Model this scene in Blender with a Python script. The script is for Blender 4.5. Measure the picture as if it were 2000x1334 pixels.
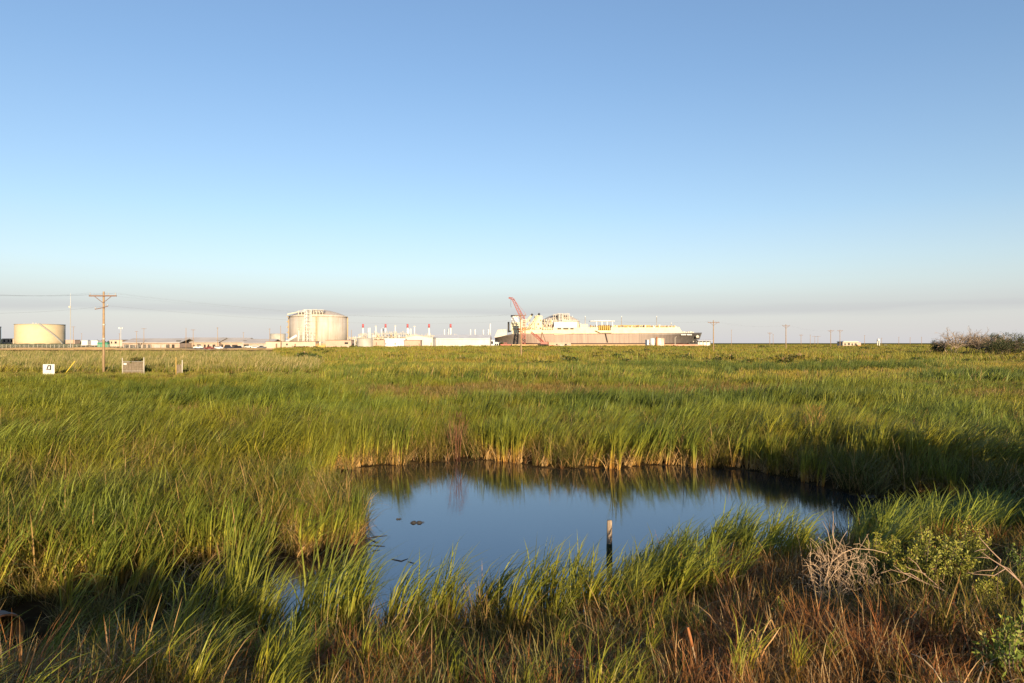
import bpy, math, random
import numpy as np
from mathutils import Vector

for o in list(bpy.data.objects):
    bpy.data.objects.remove(o)
SC = bpy.context.scene
COL = SC.collection
R = math.radians
CAMZ = 4.6
F = 1333.3           # focal length in photo pixels (2000 wide)
HOR = 670.0          # horizon row in the photo

# ------------------------------------------------------------------ camera
cam = bpy.data.cameras.new('camera')
camo = bpy.data.objects.new('camera', cam)
COL.objects.link(camo)
cam.sensor_width = 36
cam.lens = 24
cam.clip_start = 0.2
cam.clip_end = 30000
camo.location = (0, 0, CAMZ)
camo.rotation_euler = (R(90) + math.atan((HOR - 667) / F), 0, 0)
SC.camera = camo

# ------------------------------------------------------------------ light
SUN_AZ = R(16)       # behind the camera, to its right
SUN_EL = R(12)
SKY = dict(strength=0.132, air=1.0, dust=0.5, ozone=2.3)
W = bpy.data.worlds.new('World')
SC.world = W
W.use_nodes = True
nt = W.node_tree
bg = nt.nodes['Background']
sky = nt.nodes.new('ShaderNodeTexSky')
sky.sky_type = 'NISHITA'
sky.sun_disc = False
sky.sun_elevation = SUN_EL
sky.sun_rotation = math.pi - SUN_AZ
sky.air_density = SKY['air']
sky.dust_density = SKY['dust']
sky.ozone_density = SKY['ozone']
bg.inputs['Strength'].default_value = SKY['strength']
# low haze and one thin smoke layer lying over the horizon all the way round
tc = nt.nodes.new('ShaderNodeTexCoord')
sx = nt.nodes.new('ShaderNodeSeparateXYZ')
nt.links.new(tc.outputs['Generated'], sx.inputs[0])
mp = nt.nodes.new('ShaderNodeMapping')
mp.inputs['Scale'].default_value = (3, 3, 40)
nt.links.new(tc.outputs['Generated'], mp.inputs[0])
nz = nt.nodes.new('ShaderNodeTexNoise')
nz.inputs['Scale'].default_value = 1.3
nz.inputs['Detail'].default_value = 4
nt.links.new(mp.outputs[0], nz.inputs['Vector'])
wob = nt.nodes.new('ShaderNodeMath'); wob.operation = 'MULTIPLY_ADD'
wob.inputs[1].default_value = 0.02
nt.links.new(nz.outputs['Fac'], wob.inputs[0])
nt.links.new(sx.outputs['Z'], wob.inputs[2])


def ramp(tree, src, stops, interp='LINEAR'):
    r = tree.nodes.new('ShaderNodeValToRGB')
    r.color_ramp.interpolation = interp
    el = r.color_ramp.elements
    while len(el) < len(stops):
        el.new(0.5)
    for e, (p, c) in zip(el, stops):
        e.position = p
        e.color = (c, c, c, 1) if isinstance(c, (int, float)) else (*c, 1)
    if src is not None:
        tree.links.new(src, r.inputs[0])
    return r


def mixc(tree, fac, a, b, mode='MIX'):
    m = tree.nodes.new('ShaderNodeMix')
    m.data_type = 'RGBA'
    m.blend_type = mode
    for sock, v in ((m.inputs[0], fac), (m.inputs[6], a), (m.inputs[7], b)):
        if hasattr(v, 'links'):
            tree.links.new(v, sock)
        elif isinstance(v, (int, float)):
            sock.default_value = v
        else:
            sock.default_value = (*v, 1)
    return m.outputs[2]


hz = ramp(nt, sx.outputs['Z'], [(0.0, 0.92), (0.04, 0.74), (0.10, 0.30), (0.18, 0.06), (0.36, 0.0)])
hsv = nt.nodes.new('ShaderNodeHueSaturation')
hsv.inputs['Saturation'].default_value = 1.14
hsv.inputs['Hue'].default_value = 0.508
gm = nt.nodes.new('ShaderNodeGamma')
gm.inputs['Gamma'].default_value = 0.80
nt.links.new(sky.outputs[0], gm.inputs['Color'])
nt.links.new(gm.outputs[0], hsv.inputs['Color'])
hazed = mixc(nt, hz.outputs[0], hsv.outputs[0], (2.55, 2.49, 2.62))
band = ramp(nt, wob.outputs[0], [(0.046, 0.0), (0.056, 0.5), (0.061, 0.3), (0.085, 0.10), (0.12, 0.0)])
smoke = mixc(nt, band.outputs[0], hazed, (1.95, 1.92, 2.1))
nt.links.new(smoke, bg.inputs['Color'])

sun = bpy.data.lights.new('sun', 'SUN')
sun.energy = 5.0
sun.angle = R(0.53)
sun.color = (1.0, 0.785, 0.51)
suno = bpy.data.objects.new('sun', sun)
COL.objects.link(suno)
L = Vector((-math.sin(SUN_AZ) * math.cos(SUN_EL), math.cos(SUN_AZ) * math.cos(SUN_EL), -math.sin(SUN_EL)))
suno.rotation_euler = L.to_track_quat('-Z', 'Y').to_euler()
suno.location = (20, -60, 40)

SC.view_settings.view_transform = 'Standard'
SC.view_settings.look = 'None'
SC.view_settings.exposure = 0.98
SC.view_settings.gamma = 1
SC.view_settings.use_curve_mapping = False
SC.cycles.max_bounces = 6
SC.cycles.diffuse_bounces = 3
SC.cycles.transparent_max_bounces = 8

rng = np.random.default_rng(11)
rnd = random.Random(5)


# ------------------------------------------------------------------ helpers
def X(px, d):
    return (px - 1000.0) / F * d


def Z(py, d):
    return CAMZ + (HOR - py) / F * d


def S(n, d):
    return n * d / F


def mat(name, col, rough=0.7, spec=0.3, metal=0.0, noise=None, bump=0.0, scale=8.0, streak=None):
    """procedural surface: colour with patchy variation, optional vertical streaks"""
    m = bpy.data.materials.new(name)
    m.use_nodes = True
    t = m.node_tree
    b = t.nodes['Principled BSDF']
    b.inputs['Roughness'].default_value = rough
    b.inputs['Specular IOR Level'].default_value = spec
    b.inputs['Metallic'].default_value = metal
    col_out = None
    g = t.nodes.new('ShaderNodeTexCoord')
    n = t.nodes.new('ShaderNodeTexNoise')
    n.inputs['Scale'].default_value = scale
    n.inputs['Detail'].default_value = 6
    t.links.new(g.outputs['Object'], n.inputs['Vector'])
    dark = noise if noise else tuple(c * 0.82 for c in col)
    r = ramp(t, n.outputs['Fac'], [(0.35, dark), (0.65, col)])
    col_out = r.outputs[0]
    if streak:
        mpn = t.nodes.new('ShaderNodeMapping')
        mpn.inputs['Scale'].default_value = streak[1]
        t.links.new(g.outputs['Object'], mpn.inputs[0])
        n2 = t.nodes.new('ShaderNodeTexNoise')
        n2.inputs['Scale'].default_value = 1.0
        n2.inputs['Detail'].default_value = 3
        t.links.new(mpn.outputs[0], n2.inputs['Vector'])
        rr = ramp(t, n2.outputs['Fac'], [(0.45, 0.0), (0.75, 1.0)])
        col_out = mixc(t, rr.outputs[0], col_out, streak[0])
    t.links.new(col_out, b.inputs['Base Color'])
    if bump:
        bp = t.nodes.new('ShaderNodeBump')
        bp.inputs['Strength'].default_value = bump
        bp.inputs['Distance'].default_value = 0.02
        t.links.new(n.outputs['Fac'], bp.inputs['Height'])
        t.links.new(bp.outputs[0], b.inputs['Normal'])
    return m


class MB:
    def __init__(self):
        self.v = []
        self.f = []

    def add(self, vs, fs):
        k = len(self.v)
        self.v.extend([tuple(p) for p in vs])
        self.f.extend([tuple(i + k for i in q) for q in fs])
        return self

    def box(self, x0, x1, y0, y1, z0, z1):
        return self.add([(x0, y0, z0), (x1, y0, z0), (x1, y1, z0), (x0, y1, z0), (x0, y0, z1), (x1, y0, z1), (x1, y1, z1), (x0, y1, z1)],
                        [(0, 3, 2, 1), (4, 5, 6, 7), (0, 1, 5, 4), (1, 2, 6, 5), (2, 3, 7, 6), (3, 0, 4, 7)])

    def prism(self, prof, y0, y1):
        """outline in x,z swept along y"""
        n = len(prof)
        vs = [(x, y0, z) for x, z in prof] + [(x, y1, z) for x, z in prof]
        fs = [tuple(range(n)), tuple(range(2 * n - 1, n - 1, -1))]
        fs += [(i, i + n, (i + 1) % n + n, (i + 1) % n) for i in range(n)]
        return self.add(vs, fs)

    def prismx(self, prof, x0, x1):
        """outline in y,z swept along x"""
        n = len(prof)
        vs = [(x0, y, z) for y, z in prof] + [(x1, y, z) for y, z in prof]
        fs = [tuple(range(n)), tuple(range(2 * n - 1, n - 1, -1))]
        fs += [(i, i + n, (i + 1) % n + n, (i + 1) % n) for i in range(n)]
        return self.add(vs, fs)

    def tube(self, pts, rad, n=8, cap=True):
        pts = [Vector(p) for p in pts]
        if not hasattr(rad, '__len__'):
            rad = [rad] * len(pts)
        vs, fs = [], []
        up = Vector((0.31, 0.17, 0.93))
        for i, p in enumerate(pts):
            a = pts[max(i - 1, 0)]
            b = pts[min(i + 1, len(pts) - 1)]
            t = (b - a)
            t = t.normalized() if t.length > 1e-9 else Vector((0, 0, 1))
            u = t.cross(up)
            if u.length < 0.05:
                u = t.cross(Vector((1, 0, 0)))
            u.normalize()
            w = t.cross(u)
            for k in range(n):
                c, s = math.cos(2 * math.pi * k / n), math.sin(2 * math.pi * k / n)
                vs.append(p + (u * c + w * s) * rad[i])
        for i in range(len(pts) - 1):
            for k in range(n):
                k2 = (k + 1) % n
                fs.append((i * n + k, i * n + k2, (i + 1) * n + k2, (i + 1) * n + k))
        if cap:
            fs.append(tuple(range(n - 1, -1, -1)))
            m = (len(pts) - 1) * n
            fs.append(tuple(range(m, m + n)))
        return self.add(vs, fs)

    def lathe(self, prof, cx, cy, n=32, a0=0.0, a1=2 * math.pi):
        """prof: list of (radius, z)"""
        full = abs(a1 - a0 - 2 * math.pi) < 1e-6
        m = n if full else n + 1
        vs, fs = [], []
        for r, z in prof:
            for k in range(m):
                a = a0 + (a1 - a0) * k / n
                vs.append((cx + r * math.cos(a), cy + r * math.sin(a), z))
        for i in range(len(prof) - 1):
            for k in range(n):
                k2 = (k + 1) % m
                fs.append((i * m + k, i * m + k2, (i + 1) * m + k2, (i + 1) * m + k))
        if full and prof[0][0] > 1e-6:
            fs.append(tuple(range(m - 1, -1, -1)))
        if full and prof[-1][0] > 1e-6:
            q = (len(prof) - 1) * m
            fs.append(tuple(range(q, q + m)))
        return self.add(vs, fs)

    def lattice(self, p0, p1, w0, w1, r, n=10, chords=4):
        """square lattice boom between two points"""
        p0, p1 = Vector(p0), Vector(p1)
        t = (p1 - p0).normalized()
        u = t.cross(Vector((0, 1, 0)))
        if u.length < 0.1:
            u = t.cross(Vector((1, 0, 0)))
        u.normalize()
        v = t.cross(u)
        cs = [(-1, -1), (1, -1), (1, 1), (-1, 1)]

        def q(i, k):
            s = i / n
            w = (w0 + (w1 - w0) * s) / 2
            a, b = cs[k % 4]
            return p0 + (p1 - p0) * s + u * a * w + v * b * w
        for k in range(4):
            self.tube([q(0, k), q(n, k)], r, 4)
            for i in range(n):
                self.tube([q(i, k), q(i + 1, k + 1)] if i % 2 else [q(i, k + 1), q(i + 1, k)], r * 0.6, 4, False)
        return self

    def build(self, name, m, parent=None, smooth=False):
        me = bpy.data.meshes.new(name)
        me.from_pydata(self.v, [], self.f)
        me.update()
        if m is not None:
            me.materials.append(m)
        if smooth:
            me.shade_smooth()
        o = bpy.data.objects.new(name, me)
        COL.objects.link(o)
        if parent is not None:
            o.parent = parent
        return o


def tag(o, label=None, cat=None, group=None, kind=None):
    if label: o['label'] = label
    if cat: o['category'] = cat
    if group: o['group'] = group
    if kind: o['kind'] = kind
    return o


def thing(name, label, cat, loc=(0, 0, 0), rz=0.0, group=None):
    o = bpy.data.objects.new(name, None)
    o.empty_display_size = 0.3
    COL.objects.link(o)
    o.location = loc
    o.rotation_euler = (0, 0, rz)
    return tag(o, label, cat, group)


def copy_tree(o, parent=None):
    c = o.copy()
    COL.objects.link(c)
    c.parent = parent
    for ch in [k for k in COL.objects if k.parent == o]:
        copy_tree(ch, c)
    return c


# ------------------------------------------------------------------ the lie of the land
def flat(px, py, z=0.0):
    d = (CAMZ - z) * F / (py - HOR)
    return (X(px, d), d)


POND_PX = [  # the water's edge, read off the photograph and laid on the level z = 0
    (655, 926), (690, 915), (760, 909), (850, 903), (940, 899), (1000, 902), (1040, 912), (1100, 917), (1160, 914), (1210, 917),
    (1260, 908), (1330, 908), (1400, 914), (1470, 920), (1540, 934), (1600, 950), (1660, 966), (1720, 972), (1800, 970), (1900, 978), (2060, 985), (2260, 1000),
    (2260, 1030), (2040, 1040), (1900, 1050), (1780, 1060), (1700, 1066), (1640, 1066), (1600, 1082), (1545, 1094), (1480, 1098), (1420, 1100), (1360, 1110), (1300, 1130),
    (1250, 1160), (1190, 1190), (1120, 1208), (1040, 1216), (960, 1220), (860, 1224), (760, 1232), (660, 1246), (560, 1262),
    (500, 1258), (476, 1225), (474, 1180), (482, 1140), (505, 1115), (535, 1100), (590, 1090), (650, 1078), (690, 1070), (712, 1058), (712, 1030), (690, 1000), (668, 972), (640, 950)]
POND = np.array([flat(*p) for p in POND_PX])
NEAR_PX = [p for p in POND_PX[22:43]] + [(450, 1278), (330, 1302), (200, 1326), (60, 1346), (-120, 1360), (-400, 1360)]
NEAR = np.array(sorted([flat(*p) for p in NEAR_PX]))     # shore on the camera's side


def pond_sd(x, y):
    """signed distance to the water's edge, positive on land"""
    x = np.asarray(x, float).ravel()
    y = np.asarray(y, float).ravel()
    best = np.full(x.shape, 1e9)
    inside = np.zeros(x.shape, bool)
    n = len(POND)
    for i in range(n):
        ax, ay = POND[i]
        bx, by = POND[(i + 1) % n]
        dx, dy = bx - ax, by - ay
        t = np.clip(((x - ax) * dx + (y - ay) * dy) / (dx * dx + dy * dy + 1e-12), 0, 1)
        best = np.minimum(best, (x - ax - t * dx) ** 2 + (y - ay - t * dy) ** 2)
        c = (ay > y) != (by > y)
        if dy != 0:
            inside ^= c & (x < ax + (y - ay) / dy * dx)
    d = np.sqrt(best)
    return np.where(inside, -d, d)


def sstep(a, b, v):
    t = np.clip((v - a) / (b - a), 0, 1)
    return t * t * (3 - 2 * t)


_ph = rng.uniform(0, 6.28, (24, 3))


def wav(x, y, s, k=0):
    """cheap smooth noise, about -1..1"""
    o = np.zeros_like(np.asarray(x, float))
    for j in range(6):
        p = _ph[(k * 5 + j) % 24]
        a = p[2]
        o = o + np.sin((np.cos(a) * x + np.sin(a) * y) / s * (1 + 0.37 * j) + p[0]) * (0.9 ** j)
    return o / 2.6


def near_line(x):
    return np.interp(x, NEAR[:, 0], NEAR[:, 1])


def ground(x, y, sd=None):
    x = np.asarray(x, float)
    y = np.asarray(y, float)
    sh = x.shape
    if sd is None:
        sd = pond_sd(x, y).reshape(sh)
    land = 0.03 + 0.16 * sstep(0.0, 2.5, sd) + 0.05 * wav(x, y, 2.3) * sstep(0.2, 3, sd)
    land = land + 0.85 * sstep(120, 360, y) + (1.0 + 0.75 * sstep(-0.3, -3.5, x)) * sstep(0.2, 7.0, np.where(x < -4.6, near_line(x) - y, sd)) * (y < near_line(x)) * sstep(70, 30, np.abs(x))
    bed = -0.02 - 0.7 * sstep(0.0, 2.0, -sd)
    return np.where(sd > 0, land, bed)


def gz(x, y):
    return float(ground(np.array([x]), np.array([y]))[0])


def gpt(px, py):
    """where the sight line through a pixel meets the ground"""
    z = 0.2
    for _ in range(30):
        d = (CAMZ - z) * F / (py - HOR)
        z = 0.5 * z + 0.5 * gz(X(px, d), d)
    return (X(px, d), d, z)


def axis(lo, hi, f0, f1, step, g):
    a = list(np.arange(f0, f1 + 1e-6, step))
    s, v = step, a[-1]
    while v < hi:
        s *= g
        v += s
        a.append(v)
    s, v = step, a[0]
    while v > lo:
        s *= g
        v -= s
        a.insert(0, v)
    return np.array(a)


def grid_mesh(name, xs, ys, zf, m, smooth=True):
    gx, gy = np.meshgrid(xs, ys)
    z = zf(gx, gy)
    v = np.stack([gx.ravel(), gy.ravel(), z.ravel()], 1)
    nx, ny = len(xs), len(ys)
    i = (np.arange(ny - 1)[:, None] * nx + np.arange(nx - 1)[None, :]).ravel()
    f = np.stack([i, i + 1, i + nx + 1, i + nx], 1)
    me = bpy.data.meshes.new(name)
    me.from_pydata(v.tolist(), [], f.tolist())
    me.materials.append(m)
    if smooth:
        me.shade_smooth()
    o = bpy.data.objects.new(name, me)
    COL.objects.link(o)
    return o


# ground material: mud and litter near the water, mixed marsh green and straw farther out
def ground_mat():
    m = bpy.data.materials.new('marsh_soil')
    m.use_nodes = True
    t = m.node_tree
    b = t.nodes['Principled BSDF']
    b.inputs['Roughness'].default_value = 0.95
    b.inputs['Specular IOR Level'].default_value = 0.0
    g = t.nodes.new('ShaderNodeNewGeometry')
    n1 = t.nodes.new('ShaderNodeTexNoise'); n1.inputs['Scale'].default_value = 1.7; n1.inputs['Detail'].default_value = 9
    n2 = t.nodes.new('ShaderNodeTexNoise'); n2.inputs['Scale'].default_value = 0.045; n2.inputs['Detail'].default_value = 7
    for n in (n1, n2):
        t.links.new(g.outputs['Position'], n.inputs['Vector'])
    mud = ramp(t, n1.outputs['Fac'], [(0.3, (0.018, 0.012, 0.007)), (0.55, (0.045, 0.030, 0.014)), (0.75, (0.10, 0.065, 0.028))])
    far = ramp(t, n2.outputs['Fac'], [(0.3, (0.055, 0.07, 0.014)), (0.5, (0.10, 0.095, 0.022)), (0.7, (0.15, 0.105, 0.04))])
    s = t.nodes.new('ShaderNodeSeparateXYZ')
    t.links.new(g.outputs['Position'], s.inputs[0])
    mr = t.nodes.new('ShaderNodeMapRange')
    mr.inputs[1].default_value = 45
    mr.inputs[2].default_value = 110
    t.links.new(s.outputs['Y'], mr.inputs[0])
    t.links.new(mixc(t, mr.outputs[0], mud.outputs[0], far.outputs[0]), b.inputs['Base Color'])
    bp = t.nodes.new('ShaderNodeBump'); bp.inputs['Strength'].default_value = 0.5; bp.inputs['Distance'].default_value = 0.05
    t.links.new(n1.outputs['Fac'], bp.inputs['Height'])
    t.links.new(bp.outputs[0], b.inputs['Normal'])
    return m


land = grid_mesh('ground', axis(-9000, 9000, -22, 22, 0.3, 1.09), axis(-700, 16000, 6, 32, 0.3, 1.07), ground, ground_mat())
tag(land, kind='structure')


def water_mat():
    m = bpy.data.materials.new('pond_water')
    m.use_nodes = True
    t = m.node_tree
    b = t.nodes['Principled BSDF']
    b.inputs['Base Color'].default_value = (0.006, 0.011, 0.016, 1)
    b.inputs['Roughness'].default_value = 0.015
    b.inputs['IOR'].default_value = 2.15
    b.inputs['Specular IOR Level'].default_value = 0.9
    g = t.nodes.new('ShaderNodeNewGeometry')
    mp = t.nodes.new('ShaderNodeMapping'); mp.inputs['Scale'].default_value = (2.2, 5.5, 1)
    n = t.nodes.new('ShaderNodeTexNoise'); n.inputs['Scale'].default_value = 4.0; n.inputs['Detail'].default_value = 4
    t.links.new(g.outputs['Position'], mp.inputs[0])
    t.links.new(mp.outputs[0], n.inputs['Vector'])
    bp = t.nodes.new('ShaderNodeBump'); bp.inputs['Strength'].default_value = 0.032; bp.inputs['Distance'].default_value = 0.03
    t.links.new(n.outputs['Fac'], bp.inputs['Height'])
    t.links.new(bp.outputs[0], b.inputs['Normal'])
    return m


wm = MB()
wm.add([(x, y, 0.0) for x, y in POND + (POND - POND.mean(0)) * 0.0], [tuple(range(len(POND)))])
# a level sheet a little wider than the shore, its rim under the bank
x0, x1, y0, y1 = POND[:, 0].min() - 1, POND[:, 0].max() + 1, POND[:, 1].min() - 1, POND[:, 1].max() + 1
wm = MB().add([(x0, y0, 0.0), (x1, y0, 0.0), (x1, y1, 0.0), (x0, y1, 0.0)], [(0, 1, 2, 3)])
tag(wm.build('pond_water', water_mat()), kind='structure')


# ------------------------------------------------------------------ materials of built things
M = {}
M['concrete'] = mat('tank_concrete', (0.50, 0.45, 0.40), 0.85, noise=(0.44, 0.39, 0.34), scale=0.12, streak=((0.37, 0.31, 0.25), (0.35, 0.35, 0.02)))
M['concrete_dark'] = mat('buttress_concrete', (0.46, 0.33, 0.20), 0.9, scale=0.2)
M['cream'] = mat('cream_tank_paint', (0.52, 0.42, 0.27), 0.6, scale=0.15, noise=(0.485, 0.385, 0.24))
M['grey_tank'] = mat('grey_tank_paint', (0.40, 0.37, 0.32), 0.6, scale=0.3)
M['white'] = mat('white_paint', (0.66, 0.64, 0.62), 0.5, scale=0.2)
M['warm_white'] = mat('warm_white_cladding', (0.60, 0.545, 0.49), 0.6, scale=0.1, streak=((0.53, 0.47, 0.41), (0.9, 0.9, 0.03)))
M['tan'] = mat('tan_cladding', (0.50, 0.39, 0.30), 0.7, scale=0.2)
M['pink_tan'] = mat('pinkish_cladding', (0.44, 0.325, 0.25), 0.7, scale=0.3)
M['roof'] = mat('pale_roof', (0.50, 0.45, 0.40), 0.6, scale=0.1)
M['dark'] = mat('dark_opening', (0.035, 0.032, 0.03), 0.6)
M['steel'] = mat('galvanised_steel', (0.42, 0.41, 0.38), 0.5, metal=0.3)
M['pale_steel'] = mat('pale_painted_steel', (0.54, 0.49, 0.40), 0.55, scale=0.4)
M['ochre'] = mat('ochre_painted_steel', (0.58, 0.37, 0.10), 0.6)
M['red'] = mat('red_crane_paint', (0.40, 0.12, 0.095), 0.5, scale=0.6)
M['red_cap'] = mat('red_stack_paint', (0.42, 0.09, 0.10), 0.5)
M['pink'] = mat('salmon_barrier_paint', (0.66, 0.31, 0.21), 0.6, scale=0.3)
M['hull'] = mat('faded_hull_paint', (0.19, 0.125, 0.095), 0.55, noise=(0.16, 0.10, 0.078), scale=0.05, streak=((0.26, 0.17, 0.12), (0.5, 0.5, 0.02)))
M['hull_dark'] = mat('dark_hull_paint', (0.045, 0.042, 0.04), 0.45, scale=0.1)
M['boot'] = mat('boot_topping', (0.05, 0.022, 0.018), 0.6)
M['ship_cream'] = mat('ship_cream_paint', (0.60, 0.53, 0.37), 0.5, scale=0.15, noise=(0.54, 0.46, 0.30))
M['wood'] = mat('pole_wood', (0.30, 0.20, 0.11), 0.9, noise=(0.20, 0.13, 0.07), scale=3, streak=((0.42, 0.30, 0.18), (14, 14, 0.6)))
M['grey_wood'] = mat('weathered_wood', (0.22, 0.175, 0.125), 0.9, noise=(0.14, 0.11, 0.075), scale=4, streak=((0.10, 0.08, 0.055), (25, 25, 1.5)))
M['arm'] = mat('crossarm_wood', (0.20, 0.12, 0.08), 0.9, scale=4)
M['insul'] = mat('grey_porcelain', (0.35, 0.36, 0.38), 0.3)
M['wire'] = mat('wire_aluminium', (0.16, 0.16, 0.165), 0.5)
M['green'] = mat('green_container_paint', (0.06, 0.24, 0.15), 0.6)
M['rust'] = mat('rusty_steel', (0.42, 0.17, 0.06), 0.85, noise=(0.22, 0.08, 0.03), scale=1.2)
M['yellow'] = mat('yellow_plastic', (0.62, 0.46, 0.05), 0.5)
M['sand'] = mat('sand_track', (0.48, 0.33, 0.17), 0.95, scale=0.3)
M['glass'] = mat('dark_glass', (0.02, 0.022, 0.025), 0.12, spec=0.5)
M['tyre'] = mat('tyre_rubber', (0.02, 0.02, 0.02), 0.8)
M['sign_white'] = mat('sign_face', (0.60, 0.585, 0.56), 0.4)
M['ink'] = mat('sign_black_ink', (0.03, 0.03, 0.035), 0.5)
M['ink_red'] = mat('sign_red_ink', (0.55, 0.12, 0.10), 0.5)
M['ink_grey'] = mat('sign_grey_ink', (0.30, 0.32, 0.36), 0.5)
M['site'] = mat('site_gravel', (0.40, 0.30, 0.19), 0.95, scale=0.2)

SITE = 1.0

# ------------------------------------------------------------------ made ground
def strip(name, pts, m, lift):
    """a sheet laid over the ground, pts = list of (x, y0, y1)"""
    b = MB()
    vs, fs = [], []
    for x, a, c in pts:
        for k in range(5):
            y = a + (c - a) * k / 4
            vs.append((x, y, gz(x, y) + lift))
    for i in range(len(pts) - 1):
        for k in range(4):
            fs.append((i * 5 + k, (i + 1) * 5 + k, (i + 1) * 5 + k + 1, i * 5 + k + 1))
    b.add(vs, fs)
    return tag(b.build(name, m), kind='structure')


strip('dirt_road', [(x, 352 + 0.02 * (x + 330), 378 + 0.02 * (x + 330)) for x in range(-420, -40, 20)], M['sand'], 0.06)
bk = MB()
vs, fs = [], []
xs_ = list(range(-420, -118, 6))
for i, x in enumerate(xs_):
    for k, (dy, z) in enumerate([(-5, -0.2), (-2.2, 0.6), (0.5, 1.75), (2.5, 1.8), (4.5, 0.4), (6, -0.1)]):
        vs.append((x, 345 + dy + 0.02 * (x + 330), gz(x, 345.0) + z * (0.55 + 0.2 * math.sin(x * .05) + 0.15 * math.sin(x * .17))))
for i in range(len(xs_) - 1):
    for k in range(5):
        fs.append((i * 6 + k, (i + 1) * 6 + k, (i + 1) * 6 + k + 1, i * 6 + k + 1))
tag(bk.add(vs, fs).build('sand_bank', mat('dry_sand', (0.62, 0.40, 0.18), 0.95, noise=(0.50, 0.32, 0.12), scale=0.25), None, True), kind='structure')
strip('gravel_yard', [(x, 385, 470) for x in range(-420, -60, 20)], M['site'], 0.05)

# ------------------------------------------------------------------ tanks
def storage_tank(name, label, px0, px1, ytop, d, m, base=SITE, rise=0.02, stair=None, group=None):
    cx = X((px0 + px1) / 2, d)
    r = S(px1 - px0, d) / 2 * d / math.hypot(cx, d)
    h = Z(ytop, d) - base
    t = thing(name, label, 'tank', (cx, d, base), group=group)
    MB().lathe([(r, -1.5), (r, h * 0.33), (r * 0.999, h * 0.333), (r * 0.999, h * 0.66), (r * 0.998, h * 0.663), (r * 0.998, h - 0.01)], 0, 0, 64).build('wall', m, t, True)
    MB().lathe([(r * 0.995, h), (r * 0.6, h + r * rise * 1.4), (0.01, h + r * rise * 2)], 0, 0, 48).build('roof', m, t, True)
    MB().lathe([(r * 1.006, h - r * 0.012), (r * 1.012, h - r * 0.012), (r * 1.012, h + r * 0.012), (r * 1.006, h + r * 0.012)], 0, 0, 64).build('rim', M['steel'], t, True)
    return t, r, h


t, r, h = storage_tank('storage_tank', 'large cream cylindrical storage tank behind the chain link fence', 28, 129, 634, 700, M['cream'])
b = MB()      # spiral stair on the right-hand side
for k in range(36):
    a = R(-58 + k * 1.9)
    z = h * (1 - k / 36)
    b.box(r * 1.003 * math.cos(a) - 0.5, r * 1.003 * math.cos(a) + 0.9, r * 1.003 * math.sin(a) - 0.6, r * 1.003 * math.sin(a) + 0.6, z - 0.35, z + 0.9)
b.build('stair', M['steel'], t)
for k in range(3):
    MB().lathe([(0.5, h + 0.5), (0.5, h + 1.9 - 0.3 * k), (0.1, h + 2 - 0.3 * k)], -3 + 3 * k, -6, 8).build('roof_vent', M['steel'], t)
storage_tank('storage_tank', 'cream tank cut off by the left edge of the view', -104, 3.5, 638, 760, M['cream'])
storage_tank('storage_tank', 'small dull grey tank left of the great concrete tank', 527.5, 558, 652, 640, M['grey_tank'])
storage_tank('storage_tank', 'short grey tank in front of the stacks beside a bent pipe', 697, 728, 661, 430, M['grey_tank'])
bp = thing('bent_pipe', 'pale pipe bent down beside the short grey tank', 'pipe', (X(697, 428), 426, 0.9))
MB().tube([(0, 0, 7.6), (-0.6, 0, 7.0), (-0.9, 0, 6), (-0.9, 0, 0.5), (-1.2, 0, 0.0), (-2.6, 0, -0.1)], 0.22, 8).build('pipe_run', M['white'], bp, True)
MB().box(-2.6, -1.3, 0.4, 1.2, 0.3, 3.4).build('cabinet', M['glass'], bp)

# berm below the cream tank
bm = MB()
nb = 40
vs, fs = [], []
for i in range(nb):
    x = X(-120, 660) + (X(180, 660) - X(-120, 660)) * i / (nb - 1)
    for k, (dy, z) in enumerate([(-26, 0), (-8, 2.6), (4, 2.7), (10, 0.5)]):
        vs.append((x, 660 + dy, gz(x, 660) + z + 0.4 * math.sin(i * 1.7 + k)))
for i in range(nb - 1):
    for k in range(3):
        fs.append((i * 4 + k, (i + 1) * 4 + k, (i + 1) * 4 + k + 1, i * 4 + k + 1))
bm.add(vs, fs)
tag(bm.build('grass_berm', mat('berm_grass', (0.10, 0.11, 0.03), 0.95, noise=(0.06, 0.07, 0.015), scale=0.4)), kind='structure')


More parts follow.
